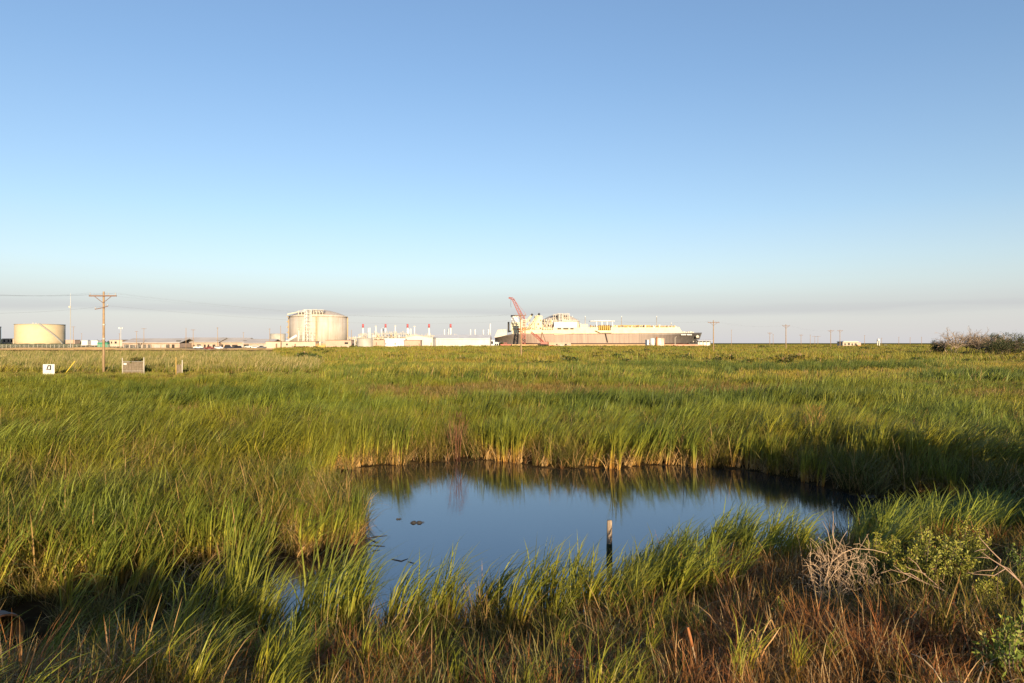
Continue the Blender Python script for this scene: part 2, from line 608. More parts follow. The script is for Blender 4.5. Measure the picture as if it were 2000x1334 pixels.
def lng_tank(label, pxc, rpx, yrim, ydome, d, front, q0, q1):
    cx = X(pxc, d)
    r = S(rpx, d) * d / math.hypot(cx, d)
    hw = Z(yrim, d) - SITE
    hd = Z(ydome, d) - SITE
    t = thing('concrete_tank', label, 'tank', (cx, d, SITE))
    MB().lathe([(r, -1.5), (r, hw)], 0, 0, 96).build('wall', M['concrete'], t, True)
    MB().lathe([(r * 1.012, hw - 1.2), (r * 1.018, hw - 1.2), (r * 1.018, hw + 0.6), (r * 1.0, hw + 0.6)], 0, 0, 96).build('rim', M['concrete'], t, True)
    prof = [(r * math.cos(a), hw + 0.2 + (hd - hw) * math.sin(a)) for a in np.linspace(0.0, math.pi / 2 - 0.001, 12)]
    prof = [(r * 0.995 * (1 - i / 14), hw + 0.3 + (hd - hw) * (1 - (1 - i / 14) ** 2)) for i in range(14)] + [(0.01, hd + 0.3)]
    MB().lathe(prof, 0, 0, 96).build('dome_roof', M['concrete'], t, True)
    for k in range(4):
        a = R(-168 + 90 * k)
        MB().tube([(r * 1.01 * math.cos(a), r * 1.01 * math.sin(a), 0), (r * 1.01 * math.cos(a), r * 1.01 * math.sin(a), hw - 0.6)], 1.2, 6).build('buttress', M['concrete_dark'], t)
    b = MB()
    for k in range(11):                      # zigzag stair up the left-hand side
        a = R(-172)
        c, s = math.cos(a), math.sin(a)
        z0, z1 = hw * k / 11, hw * (k + 1) / 11
        e = 2.6
        p0 = (r * 1.03 * c - 0.6, r * 1.03 * s - e * (1 if k % 2 else -1), z0)
        p1 = (r * 1.03 * c - 0.6, r * 1.03 * s + e * (1 if k % 2 else -1), z1)
        b.tube([p0, p1], 0.45, 4)
        b.box(p1[0] - 1.2, p1[0] + 0.9, p1[1] - 1.3, p1[1] + 1.3, z1 - 0.2, z1 + 0.25)
    b.build('stair', M['ochre'], t)
    # roof platform on stilts at the camera's side of the dome
    y = -r * 0.72
    pz0 = Z(q0, d) - SITE
    pz1 = Z(q1, d) - SITE
    xa, xb = S(-24, d) * rpx / 57, S(24, d) * rpx / 57
    b = MB().box(xa, xb, y - 9, y + 8, pz1 - 0.5, pz1)
    b.box(xa * 0.6, xb * 1.0, y - 6, y + 5, pz1 + 2.6, pz1 + 3.0)
    b.build('platform_deck', M['white'], t)
    for i in range(9):
        x = xa + (xb - xa) * (i + 0.15) / 8.4
        MB().box(x - 0.45, x + 0.45, y - 8.6, y - 7.8, hw - 0.2, pz1 - 0.6).build('platform_leg', M['pale_steel'], t)
    b = MB()
    for i in range(14):
        x = xa + (xb - xa) * i / 13
        b.box(x - 0.12, x + 0.12, y - 9.1, y - 8.95, pz1, pz1 + 1.6)
    b.box(xa, xb, y - 9.15, y - 8.9, pz1 + 1.6, pz1 + 1.85)
    b.build('handrail', M['pale_steel'], t)
    b = MB()
    for i in range(8):
        x = xa * 0.75 + (xb - xa) * 0.85 * i / 8
        hh = 1.5 + 2.4 * rnd.random()
        b.lathe([(0.7, pz1 + 0.02), (0.7, pz1 + hh), (0.2, pz1 + hh + 0.5)], x, y - 2 + 3 * rnd.random(), 8)
    b.build('pump_head', M['pale_steel'], t)
    if front:
        MB().add([(xa - 15, y - 6, hw + 1.2), (xa + 1, y - 6, pz1 - 0.2), (xa + 1, y - 3.6, pz1 - 0.2), (xa - 15, y - 3.6, hw + 1.2),
                  (xa - 15, y - 6, hw + 2.6), (xa + 1, y - 6, pz1 + 1.2), (xa + 1, y - 3.6, pz1 + 1.2), (xa - 15, y - 3.6, hw + 2.6)],
                 [(0, 3, 2, 1), (4, 5, 6, 7), (0, 1, 5, 4), (1, 2, 6, 5), (2, 3, 7, 6), (3, 0, 4, 7)]).build('roof_walkway', M['pale_steel'], t)
    # pipe tower standing against the wall
    tw = MB()
    ty = -r - 4
    xs = [S(-8, d) * rpx / 57, S(-5, d) * rpx / 57, S(-1.5, d) * rpx / 57, S(2.5, d) * rpx / 57]
    for x in (xs[0], xs[-1]):
        for yy in (ty - 3, ty + 2.6):
            tw.tube([(x, yy, 0), (x, yy, pz1 + 3)], 0.42, 6)
    for k in range(10):
        z = (pz1 + 2) * (k + 1) / 10
        for yy in (ty - 3, ty + 2.6):
            tw.tube([(xs[0], yy, z), (xs[-1], yy, z)], 0.3, 4)
    tw.build('tower_frame', M['white'], t)
    for i, x in enumerate((xs[0] + 2.1, xs[1] + 2.2, xs[2] + 1.6)):
        MB().tube([(x, ty, 0.5), (x, ty, pz1 + 1.5), (x, ty + 6, pz1 + 2.0)], 0.85 - 0.15 * i, 8).build('riser_pipe', (M['white'], M['steel'], M['pale_steel'])[i], t, True)
    return t


lng_tank('huge pale concrete domed tank with roof platform and pipe tower', 622, 56.5, 618.5, 605.5, 935, True, 615.6, 611.5)
lng_tank('second concrete domed tank partly hidden behind the moored ship', 1094, 37.5, 627.5, 613.5, 1420, False, 621, 616.5)

# pipework standing in front of the concrete tank
pr = thing('pipe_rack', 'white pipe rack with valves at the foot of the concrete tank', 'pipe rack', (X(598, 860), 860, SITE))
b = MB()
for i in range(8):
    x = S(-16 + 4.4 * i, 860)
    b.tube([(x, 0, 0), (x, 0, S(36 - 2.2 * (i % 3), 860))], 0.32, 6)
for k in range(5):
    b.tube([(S(-16, 860), 0, S(8 + 6.5 * k, 860)), (S(14.8, 860), 0, S(8 + 6.5 * k, 860))], 0.24, 6)
b.build('rack_frame', M['pale_steel'], pr)
b = MB()
for i in range(3):
    for k in range(4):
        x, z = S(3.3 + 7 * i, 860), S(4 + 7 * k, 860)
        b.lathe([(0.2, z - 0.9), (0.75, z), (0.2, z + 0.9)], x, -0.7, 8)
b.build('valve', M['steel'], pr)
b = MB()
for i in range(4):
    b.tube([(S(-14 + 8.6 * i, 860), -0.4, 0.3), (S(-14 + 8.6 * i, 860), -0.4, S(30 - 3 * i, 860))], 0.5, 8)
b.build('pipe_run', M['white'], pr, True)
cv = thing('sloping_conveyor', 'white sloping tube rising to the left foot of the concrete tank', 'conveyor', (X(562, 800), 800, SITE))
MB().tube([(0, 0, S(10, 800)), (S(18, 800), 0, S(21, 800))], 1.7, 8).build('tube_casing', M['white'], cv, True)
MB().box(S(-4, 800), S(3, 800), -2, 2, 0, S(11, 800)).box(S(2, 800), S(14, 800), -2, 2, 0, S(8, 800)).build('base_house', M['white'], cv)
MB().box(S(4, 800), S(10, 800), -2.06, -2.003, S(5.4, 800), S(6.6, 800)).build('window', M['dark'], cv)

lb = thing('pump_building', 'long low white building with dark louvres before the concrete tank', 'building', (X(590, 700), 700, SITE))
MB().box(S(-28, 700), S(36, 700), 0, 9, -1, S(9.5, 700)).build('wall', M['white'], lb)
for i in range(8):
    x = S(-25 + 7.2 * i, 700)
    MB().box(x, x + S(4.6, 700), -0.07, -0.004, S(3.0, 700), S(4.6, 700)).build('window', M['dark'], lb)

# tan sheds in front
def shed(name, label, px0, px1, ytop, ybase, d, m, depth=9, over=0.25, roofm=None, doors=(), windows=(), stilts=False, group=None):
    x0, x1 = X(px0, d), X(px1, d)
    zb, zt = Z(ybase, d), Z(ytop, d)
    t = thing(name, label, 'building', ((x0 + x1) / 2, d, zb), group=group)
    w = (x1 - x0) / 2
    h = zt - zb
    MB().box(-w, w, 0, depth, 0 if stilts else -1.2, h).build('wall', m, t)
    MB().add([(-w - over, -over, h + 0.003), (w + over, -over, h + 0.003), (w + over, depth + over, h + 0.003), (-w - over, depth + over, h + 0.003),
              (-w - over, -over, h + 0.18), (w + over, -over, h + 0.18), (w + over, depth + over, h + 0.3), (-w - over, depth + over, h + 0.3)],
             [(0, 3, 2, 1), (4, 5, 6, 7), (0, 1, 5, 4), (1, 2, 6, 5), (2, 3, 7, 6), (3, 0, 4, 7)]).build('roof', roofm or M['arm'], t)
    for a, c, yt, yb in doors:
        MB().box(X(a, d) - (x0 + x1) / 2, X(c, d) - (x0 + x1) / 2, -0.08, -0.004, Z(yb, d) - zb, Z(yt, d) - zb).build('door', M['arm'], t)
    for a, c, yt, yb in windows:
        MB().box(X(a, d) - (x0 + x1) / 2, X(c, d) - (x0 + x1) / 2, -0.06, -0.004, Z(yb, d) - zb, Z(yt, d) - zb).build('window', M['glass'], t)
    if stilts:
        for i in range(11):
            x = -w + 0.3 + (2 * w - 0.6) * i / 10
            MB().box(x - 0.22, x + 0.22, 0.3, 0.7, -1.5, -0.004).build('stilt', M['pink_tan'], t)
    return t


shed('site_office', 'long low tan site office beside the parked cars', 519, 616, 667.5, 680.5, 440, M['tan'], windows=[(559, 562, 671, 674.5)], doors=[(575.5, 577.5, 671.5, 678.5), (538.5, 541.5, 671, 679)])
shed('site_office', 'tan raised cabin on stilts right of the ochre scaffold', 636, 686, 664.8, 678, 440, M['pink_tan'], stilts=True, windows=[(673, 680, 668.5, 672)])
shed('site_office', 'pinkish low shed directly right of the short grey tank', 728, 752, 664, 677, 455, M['pink_tan'], doors=[(734.5, 736, 668.5, 674)])
shed('site_office', 'white low shed with two small windows below the stacks', 752, 790, 664.2, 676.6, 452, M['white'], roofm=M['white'], windows=[(752.8, 754.2, 670, 673.2), (771, 772.6, 669.4, 673.4)])
shed('site_office', 'brownish low shed left of the white gabled hall', 790, 821, 665, 677.4, 450, M['pink_tan'], doors=[(818, 819.5, 671, 677)])
shed('site_office', 'flat roofed grey white block showing behind the low sheds', 751, 794, 661.2, 668, 560, M['white'], roofm=M['white'])

sc_ = thing('ochre_scaffold', 'ochre painted scaffold frame between the tan sheds', 'scaffold', (X(626, 436), 436, 0.9))
b = MB()
for i in range(7):
    x = S(-9 + 3 * i, 436)
    for y in (0, 1.4):
        b.tube([(x, y, 0), (x, y, S(9 + 4 * (1 - abs(i - 3) / 3), 436))], 0.09, 5)
for z in (1.0, 2.0, 3.0):
    b.tube([(S(-9, 436), 0, z), (S(9, 436), 0, z)], 0.09, 5)
b.build('frame', M['ochre'], sc_)
for i in range(6):
    MB().box(S(-9 + 3 * i, 436) + 0.15, S(-6 + 3 * i, 436) - 0.15, 0.12, 0.2, 0.1, 2.2).build('panel', M['ochre'], sc_)

# white halls
d = 560
g = thing('white_hall', 'pale gabled hall in front of the long white hall', 'building', (X(822, d), d, SITE))
def hx(px): return X(px, d) - X(822, d)
def hzv(py): return Z(py, d) - SITE
MB().prism([(hx(792), -1), (hx(845), -1), (hx(845), hzv(660)), (hx(812), hzv(655)), (hx(792), hzv(659))], 0, 24).build('wall', M['warm_white'], g)
MB().prism([(hx(791), hzv(659) + .05), (hx(812), hzv(654.8) + .1), (hx(846), hzv(660) + .05), (hx(846), hzv(660) + .5), (hx(812), hzv(654.8) + .6), (hx(791), hzv(659) + .5)], -0.6, 24.6).build('roof', M['roof'], g)
MB().box(hx(841), hx(843.5), -0.08, -0.004, hzv(676), hzv(669)).build('door', M['pink_tan'], g)
MB().box(hx(826), hx(827), -0.3, -0.004, -0.5, hzv(665)).build('downpipe', M['steel'], g)
d = 600
g = thing('white_hall', 'very long white industrial hall in front of the vent columns', 'building', (X(900, d), d, SITE))
MB().box(X(846, d) - X(900, d), X(957, d) - X(900, d), 0, 40, -1.5, Z(662, d) - SITE).build('wall', M['warm_white'], g)
MB().prismx([(-0.8, Z(662, d) - SITE + 0.003), (20, Z(657.0, d) - SITE + 0.7), (41, Z(662, d) - SITE + 0.003), (41, Z(662, d) - SITE + .5), (20, Z(655.6, d) - SITE + 1.2), (-0.8, Z(662, d) - SITE + .5)],
            X(845.5, d) - X(900, d), X(957.5, d) - X(900, d)).build('roof', M['white'], g)
MB().box(X(857, d) - X(900, d), X(858, d) - X(900, d), -0.4, -0.004, -0.5, Z(664, d) - SITE).build('downpipe', M['steel'], g)
MB().box(X(846.2, d) - X(900, d), X(847.5, d) - X(900, d), -0.2, -0.004, 0.2, Z(663, d) - SITE).build('corner_door', M['dark'], g)

# ------------------------------------------------------------------ process area with red-topped stacks
for px, where in ((709, 'leftmost red topped white stack nearest the concrete tank'), (753, 'red topped white stack second from the concrete tank'), (796, 'middle red topped white stack above the low white shed'),
                  (838, 'red topped white stack above the white gabled hall'), (880, 'rightmost red topped white stack above the long white hall')):
    d = 760
    t = thing('exhaust_stack', where, 'stack', (X(px, d), d, SITE), group='red topped stacks in the process area')
    hs = Z(640, d) - SITE
    ht = Z(633, d) - SITE
    MB().lathe([(S(2.6, d), 0), (S(2.2, d), hs * 0.35), (S(1.6, d), hs * 0.6), (S(1.5, d), hs)], 0, 0, 16).build('shaft', M['white'], t, True)
    MB().lathe([(S(1.9, d), hs + .01), (S(1.9, d), ht), (S(1.3, d), ht + 0.1)], 0, 0, 16).build('cap', M['red_cap'], t, True)
    b = MB().box(-S(4.5, d), S(4.5, d), -2, 3, 0, hs * 0.42).box(-S(5.5, d), S(5.5, d), -2.6, 3.4, hs * 0.45, hs * 0.47)
    b.build('heater_box', M['pale_steel'], t)
    for sx_ in (-1, 1):
        MB().tube([(sx_ * S(5.2, d), -2.4, 0), (sx_ * S(2.4, d), -1.2, hs * 0.62)], 0.35, 5).build('strut', M['pale_steel'], t)

for px, yt, where in ((719.5, 640.5, 'thin white vent column just right of the leftmost red stack'), (722.5, 640, 'thicker white vent column beside the leftmost red stack'), (734, 638, 'tall white vent column with finial left of the second red stack'),
                      (745, 642, 'white vent column left of the second red topped stack'), (748.5, 640, 'white vent column touching the second red topped stack'), (772, 637.5, 'lone tall white column midway between second and middle red stacks'),
                      (798.3, 642, 'white vent column behind the middle red topped stack'), (802.5, 641.5, 'white vent column right of the middle red topped stack'), (809.5, 638.5, 'tall finialled white column above the gable of the pale hall'),
                      (868, 643, 'left vent column standing behind the long white hall'), (875.5, 642, 'white vent column left of the rightmost red stack'), (919, 643, 'left one of two white columns above the long hall roof'),
                      (928, 643, 'right one of two white columns above the long hall roof'), (944, 644, 'white vent column near the right end of the long hall'), (954, 643, 'short white column at the right end of the long hall'), (957.5, 632, 'tallest white column at the right end of the long hall')):
    d = 780
    t = thing('vent_column', where, 'column', (X(px, d), d, SITE), group='white vent columns of the process area')
    hh = Z(yt, d) - SITE
    MB().lathe([(S(1.15, d), 0), (S(1.15, d), hh * 0.9), (S(0.9, d), hh)], 0, 0, 12).build('column', M['white'], t, True)
    MB().lathe([(S(1.5, d), hh * 0.55), (S(1.5, d), hh * 0.575), (S(1.15, d), hh * 0.58)], 0, 0, 12).build('flange', M['pale_steel'], t, True)
    if yt in (638, 637.5, 638.5):
        MB().box(-S(2.2, d), S(2.2, d), -0.3, 0.3, hh + 0.2, hh + 0.7).tube([(0, 0, hh), (0, 0, hh + 1.6)], 0.3, 5).build('finial', M['pale_steel'], t)

for px0, px1, yt, where in ((679, 703, 656, 'low pale pipework skid at the right foot of the concrete tank'), (700, 716, 648, 'cream process frame around the leftmost red stack'), (724, 750, 646, 'cream process frame between first and second red stacks'),
                            (754, 774, 645, 'cream process frame right of the second red stack'), (775, 797, 646, 'cream process frame left of the middle red stack'), (797, 812, 650, 'cream process frame right of the middle red stack'), (872, 892, 651, 'small process frame under the rightmost red stack'), (812, 824, 651, 'low process frame behind the gable of the pale hall'), (830, 848, 650, 'process frame around the stack above the gabled hall'), (855, 866, 653.5, 'low process frame left of the left roof column'), (896, 912, 654.5, 'low process frame showing over the long hall roof'), (933, 951, 655, 'low process frame at the right end of the long roof')):
    d = 740
    t = thing('process_frame', where, 'pipework', (X((px0 + px1) / 2, d), d, SITE), group='pipework frames of the process area')
    w = S(px1 - px0, d) / 2
    hh = Z(yt, d) - SITE
    b = MB()
    nc = max(3, int((px1 - px0) / 4))
    for i in range(nc + 1):
        x = -w + 2 * w * i / nc
        for y in (0, 8):
            b.tube([(x, y, 0), (x, y, hh * (0.8 + 0.2 * rnd.random()))], 0.26, 4)
    for k in range(1, 5):
        for y in (0, 8):
            b.tube([(-w, y, hh * k / 5), (w, y, hh * k / 5)], 0.26, 4)
    for x in (-w, 0, w):
        b.tube([(x, 0, hh * 0.6), (x, 8, hh * 0.6)], 0.2, 4)
    b.build('frame', M['pale_steel'], t)['kind'] = 'stuff'
    for k in range(3):
        x = -w * 0.7 + w * 0.7 * k
        MB().tube([(x, 3, hh * 0.1), (x, 3, hh * rnd.uniform(0.55, 0.85))], rnd.uniform(0.9, 1.8), 10).build('vessel', (M['white'], M['ship_cream'], M['pale_steel'])[k], t, True)
    b = MB()
    for k in range(6):
        z = hh * rnd.uniform(0.15, 0.9)
        b.tube([(-w * rnd.random(), 1, z), (w * rnd.random(), 1, z)], rnd.uniform(0.2, 0.5), 6)
    b.build('pipe_run', M['pale_steel'], t, True)
    MB().box(-w * 0.95, w * 0.4, 5, 7, hh * 0.38, hh * 0.6).build('cooler_box', M['ship_cream'], t)
    b = MB()
    for k in range(5):
        x = rnd.uniform(-w * 0.9, w * 0.8)
        z = hh * rnd.choice([0.22, 0.42, 0.62])
        b.box(x, x + w * 0.14, -0.5, -0.3, z, z + hh * 0.07)
    b.build('gauge_board', M['arm'], t)

# ------------------------------------------------------------------ the moored ship
D = 985.0
sx0 = X(1168, D)
ship = thing('gas_carrier', 'long black hulled gas carrier with cream trunk deck moored at the dock', 'ship', (sx0, D, 0.0))
def px(p): return X(p, D) - sx0
def pz(p): return Z(p, D)
# hull sections: (px, keel row, deck row, half-beam at deck, half-beam at water)
SEC = [(967, 667, 659.5, 12, 6), (978, 668.5, 657.5, 16, 9), (990, 671, 654.5, 19, 13), (1003, 674, 652, 21.5, 17), (1020, 677, 651.6, 23, 21), (1045, 677, 651.8, 23, 23),
       (1100, 677, 651.8, 23, 23), (1200, 677, 651.6, 23, 23), (1270, 677, 651.3, 23, 22.5), (1300, 677, 651.0, 22.7, 20), (1325, 677, 650.6, 21.5, 15), (1345, 677, 650.2, 17.5, 9), (1358, 677, 650.0, 11, 3.5), (1366, 677, 649.8, 5.5, 0.8), (1371, 676, 649.6, 0.4, 0.2)]
def hull_part(name, a, bnd, m, s0=0.0, s1=1.0, grow=0.0):
    NB = 8
    b_ = MB()
    vs, fs = [], []
    k = 0
    for (p, yk, yd, hb, hw_) in SEC:
        if p < a or p > bnd:
            continue
        k += 1
        zk, zd = pz(yk), pz(yd)
        rake = 0.0
        for sd in (-1, 1):
            for j in range(NB + 1):
                s = s0 + (s1 - s0) * j / NB
                half = hw_ + (hb - hw_) * s ** 1.6 + grow
                xx = px(p)
                if p > 1320:       # stem rakes back towards the water
                    xx -= (p - 1320) / 51 * S(9.5, D) * (1 - s)
                vs.append((xx, sd * half, zk + (zd - zk) * s))
    M_ = 2 * (NB + 1)
    for i in range(k - 1):
        for sd in (0, 1):
            for j in range(NB):
                q = i * M_ + sd * (NB + 1) + j
                fs.append((q, q + M_, q + M_ + 1, q + 1) if sd == 0 else (q, q + 1, q + M_ + 1, q + M_))
        q = i * M_
        fs.append((q + NB, q + M_ + NB, q + M_ + 2 * NB + 1, q + 2 * NB + 1))
    for i in (0, k - 1):
        q = i * M_
        fs.append(tuple([q + j for j in range(NB + 1)] + [q + NB + 1 + j for j in range(NB, -1, -1)]))
    b_.add(vs, fs)
    return b_.build(name, m, ship, True)


hull_m = bpy.data.materials.new('hull_paint_shaded')       # lit tone amidships, shade of the curving stem and stern painted into the colour
hull_m.use_nodes = True
t_ = hull_m.node_tree
bs = t_.nodes['Principled BSDF']
bs.inputs['Roughness'].default_value = 0.5
tcn = t_.nodes.new('ShaderNodeTexCoord')
spn = t_.nodes.new('ShaderNodeSeparateXYZ')
t_.links.new(tcn.outputs['Object'], spn.inputs[0])
mrn = t_.nodes.new('ShaderNodeMapRange')
mrn.inputs[1].default_value = px(960)
mrn.inputs[2].default_value = px(1372)
t_.links.new(spn.outputs['X'], mrn.inputs[0])
rp = ramp(t_, mrn.outputs[0], [(0.0, (0.12, 0.10, 0.095)), (0.12, (0.17, 0.135, 0.115)), (0.2, (0.34, 0.23, 0.175)), (0.62, (0.31, 0.21, 0.16)), (0.78, (0.18, 0.135, 0.115)), (0.9, (0.10, 0.088, 0.084)), (1.0, (0.085, 0.082, 0.08))])
mpn = t_.nodes.new('ShaderNodeMapping'); mpn.inputs['Scale'].default_value = (0.45, 0.45, 0.03)
nn = t_.nodes.new('ShaderNodeTexNoise'); nn.inputs['Scale'].default_value = 1.0; nn.inputs['Detail'].default_value = 4
t_.links.new(tcn.outputs['Object'], mpn.inputs[0]); t_.links.new(mpn.outputs[0], nn.inputs['Vector'])
rr = ramp(t_, nn.outputs['Fac'], [(0.3, 0.55), (0.7, 0.9)])
t_.links.new(mixc(t_, 1.0, rp.outputs[0], rr.outputs[0], 'MULTIPLY'), bs.inputs['Base Color'])
hull_part('hull', 960, 1372, hull_m)
# rubbing stripe and boot topping stand a little proud of the plating
hull_part('boot_topping', 1015, 1345, M['boot'], 0.05, 0.27, 0.06)
# trunk deck
MB().prism([(px(1078), pz(652)), (px(1326), pz(651)), (px(1320), pz(640)), (px(1078), pz(640.5))], -20.5, 20.5).build('trunk_deck', M['ship_cream'], ship)
MB().prism([(px(1000), pz(652.2)), (px(1078), pz(652.2)), (px(1078), pz(645)), (px(1000), pz(646))], -21.4, 21.4).build('aft_deck', M['ship_cream'], ship)
acc = MB().box(px(998), px(1019.5), -19, 16, pz(646), pz(630)).build('accommodation', M['ship_cream'], ship)
b = MB()
for k in range(3):
    for i in range(6):
        x = px(1000.5) + S(3.1, D) * i
        b.box(x, x + 1.1, -19.09, -19.003, pz(643.4 - 4.5 * k), pz(642.0 - 4.5 * k))
b.build('porthole', M['glass'], acc)
MB().box(px(999), px(1012), -18, 14, pz(630), pz(618)).build('bridge_house', M['white'], ship)
MB().box(px(997.5), px(1012.5), -20, 16, pz(618) + .01, pz(616.6)).build('bridge_roof', M['dark'], ship)
MB().box(px(991.5), px(995), -8, 8, pz(649), pz(629)).box(px(995), px(998), -8, 8, pz(648), pz(646)).build('stern_post', M['dark'], ship)
MB().prism([(px(966), pz(659.3)), (px(972.5), pz(644.5)), (px(989), pz(643.5)), (px(990), pz(655)), (px(984), pz(658.6))], -11, 11).build('stern_housing', M['pale_steel'], ship)
b = MB()
for k in range(9):
    x = px(974 + 1.8 * k)
    b.box(x, x + 0.7, -11.1, -11.004, pz(656 - (k % 2)), pz(646 + (k % 3) * 1.5))
b.build('stern_rib', M['steel'], ship)
ec = MB().box(px(1044), px(1058), -15, 12, pz(646), pz(619)).box(px(1033), px(1043.9), -13, 10, pz(646), pz(633)).build('engine_casing', M['ship_cream'], ship)
ec['kind'] = 'stuff'
for a, c, y0_, y1_ in ((1046, 1048, 624, 622), (1054.5, 1056, 628, 625), (1049, 1052, 635, 632), (1046, 1047.5, 641, 638.5), (1053, 1056.5, 643, 640), (1035, 1037, 640, 637), (1039, 1041.5, 644, 641)):
    MB().box(px(a), px(c), -15.12 if a > 1043 else -13.12, -15.004 if a > 1043 else -13.004, pz(y0_), pz(y1_)).build('louvre', M['arm'], ec)
for p, y0_, y1_ in ((1016, 646, 628), (1019, 646, 622), (1062, 634, 624), (1068, 634, 627), (1075, 634, 622), (1077, 634, 626), (1126, 640, 630), (1128, 640, 633)):
    MB().box(px(p), px(p + .8), -16, -15, pz(y0_), pz(y1_)).build('vent_pipe', M['ship_cream'], ship)
for p, y_ in ((1015.5, 647), (1013, 642)):
    MB().tube([(px(p - 3), -21.6, pz(y_)), (px(p - 1.8), -21.6, pz(y_) - .9), (px(p + 1.8), -21.6, pz(y_) - .9), (px(p + 3), -21.6, pz(y_))], [0.3, 1.1, 1.1, 0.3], 8).build('lifeboat', mat('lifeboat_orange', (0.5, 0.14, 0.04), 0.5), ship, True)
MB().tube([(px(1000), -21.5, pz(646) + 1.2), (px(1078), -21.5, pz(645) + 1.2)], 0.16, 4).build('rail', M['ochre'], ship)
MB().tube([(px(1078), -20.6, pz(640.5) + 1.2), (px(1320), -20.6, pz(640) + 1.2)], 0.16, 4).build('rail', M['pale_steel'], ship)
MB().box(px(1043.5), px(1058.5), -15.5, 12.5, pz(619) + .01, pz(617.6)).build('casing_roof', M['ship_cream'], ship)
MB().box(px(1021), px(1034), -14, 10, pz(646), pz(640)).build('deck_house', M['ochre'], ship)
for (a, ya, c, yc) in ((1027, 630, 1039.5, 614), (1036, 640, 1053, 613)):
    f_ = MB().tube([(px(a), -17, pz(ya)), (px(c - 2.5), -17, pz(yc + 3.5))], S(2.1, D), 8).build('exhaust_duct', M['ship_cream'], ship)
    MB().tube([(px(c - 2.6), -17, pz(yc + 3.6)), (px(c), -17, pz(yc))], S(2.0, D), 8).build('duct_tip', M['dark'], f_)
MB().lattice((px(1021), -18.5, pz(654)), (px(1050), -18.5, pz(617)), 3.0, 2.0, 0.45, 9).build('gangway_boom', M['ship_cream'], ship)
MB().box(px(1080.5), px(1124), -20.9, 8, pz(640.4), pz(629.5)).build('compressor_house', M['white'], ship)
for i, (a, c) in enumerate(((1087, 1094), (1098, 1108), (1111.5, 1118))):
    MB().box(px(a), px(c), -21.05, -20.51, pz(644), pz(641.2)).build('side_opening', M['dark'], ship)
MB().box(px(1058), px(1080), -12, 8, pz(646), pz(634)).build('cargo_house', M['pink_tan'], ship)
b = MB()
for k in range(5):
    x = px(1060 + 4.6 * k)
    b.box(x, x + 2.2, -20, -19, pz(646), pz(640 + (k % 2) * 1.5))
b.build('deck_fitting', M['ship_cream'], ship)
MB().box(px(1131), px(1146.5), -12, 8, pz(640.3), pz(633.5)).build('motor_house', M['ship_cream'], ship)
for p, yt, yb in ((1118, 617, 630), (1143, 617, 633), (1214, 617, 640), (1282.5, 617, 640), (1311, 630, 640), (1317, 635.5, 640), (1134, 631, 634)):
    m_ = MB().lathe([(S(0.8, D), pz(yb)), (S(0.55, D), pz(yt) - 2), (S(0.7, D), pz(yt) - 2), (S(0.7, D), pz(yt))], px(p), 0, 8).build('mast', M['white'], ship, True)
MB().box(px(1150), px(1197), -19, -4, pz(628.4), pz(627.4)).box(px(1158), px(1189), -18, -5, pz(627.4), pz(626.5)).build('canopy', M['white'], ship)
for p in (1161.5, 1172, 1182, 1192):
    MB().box(px(p), px(p + 1.4), -18, -17, pz(640.2), pz(628.4)).build('canopy_post', M['white'], ship)
b = MB()
for k in range(6):
    x = px(1167 + 3.7 * k)
    b.tube([(x, -17, pz(636.5)), (x, -21.5, pz(638)), (x, -22.4, pz(643)), (x, -22.4, pz(645.5))], 1.05, 8)
b.build('manifold_pipe', M['ochre'], ship, True)
b = MB()
for k in range(6):
    x = px(1168.9 + 3.7 * k)
    b.box(x, x + 1.0, -21.6, -21.2, pz(646), pz(637))
b.build('manifold_gap_shade', M['dark'], ship)  # dark slabs standing in for the shade between the pipes
MB().prism([(px(1159), pz(646)), (px(1194), pz(646)), (px(1191), pz(650.3)), (px(1168), pz(650.3))], -24.6, -20.6).build('manifold_platform', M['ship_cream'], ship)
b = MB()      # pipes and walkway along the trunk
for k, (a, c, z) in enumerate(((1152, 1318, 637.6), (1200, 1316, 638.6), (1200, 1270, 636.2))):
    b.tube([(px(a), -6 + 3 * k, pz(z)), (px(c), -6 + 3 * k, pz(z))], 0.8, 6)
for k in range(46):
    x = px(1152 + 3.6 * k)
    b.box(x, x + 0.9, -9, -8, pz(640.2), pz(635.8 + (k * 7 % 5) * 0.5))
b.build('deck_piping', M['ochre'], ship)
for k in range(70):
    x = px(1150 + 168 * rnd.random())
    w_, z1_ = S(rnd.uniform(0.5, 2.6), D), rnd.uniform(634.6, 638.8)
    MB().box(x, x + w_, -12.5, -11.5, pz(640.2), pz(z1_)).build('deck_gear', M[rnd.choice(['ship_cream', 'pale_steel', 'arm', 'ochre', 'steel', 'white'])], ship)
for k in range(40):
    x = px(1059 + 22 * rnd.random()) if k % 2 else px(1019 + 16 * rnd.random())
    z1_ = rnd.uniform(622, 643)
    MB().box(x, x + S(rnd.uniform(0.5, 2.2), D), -17.5 - rnd.random(), -16.2, pz(z1_ + rnd.uniform(1, 4)), pz(z1_)).build('deck_gear', M[rnd.choice(['ship_cream', 'pale_steel', 'arm', 'ochre', 'steel', 'white'])], ship)
b = MB()
for k in range(28):
    x = px(1200 + 4.1 * k)
    b.box(x, x + 1.8, -10.2, -9.4, pz(640.0), pz(637.7))
b.build('pipe_support', M['arm'], ship)
b = MB()
for k in range(7):
    x = px(1324 + 4.3 * k)
    b.box(x, x + 2.6, -6, 6, pz(650.2), pz(648.5 - (k % 3) * 0.5))
b.build('foredeck_winch', M['pale_steel'], ship)
b = MB()                                     # ship's name, two short words of white letters too far off to read
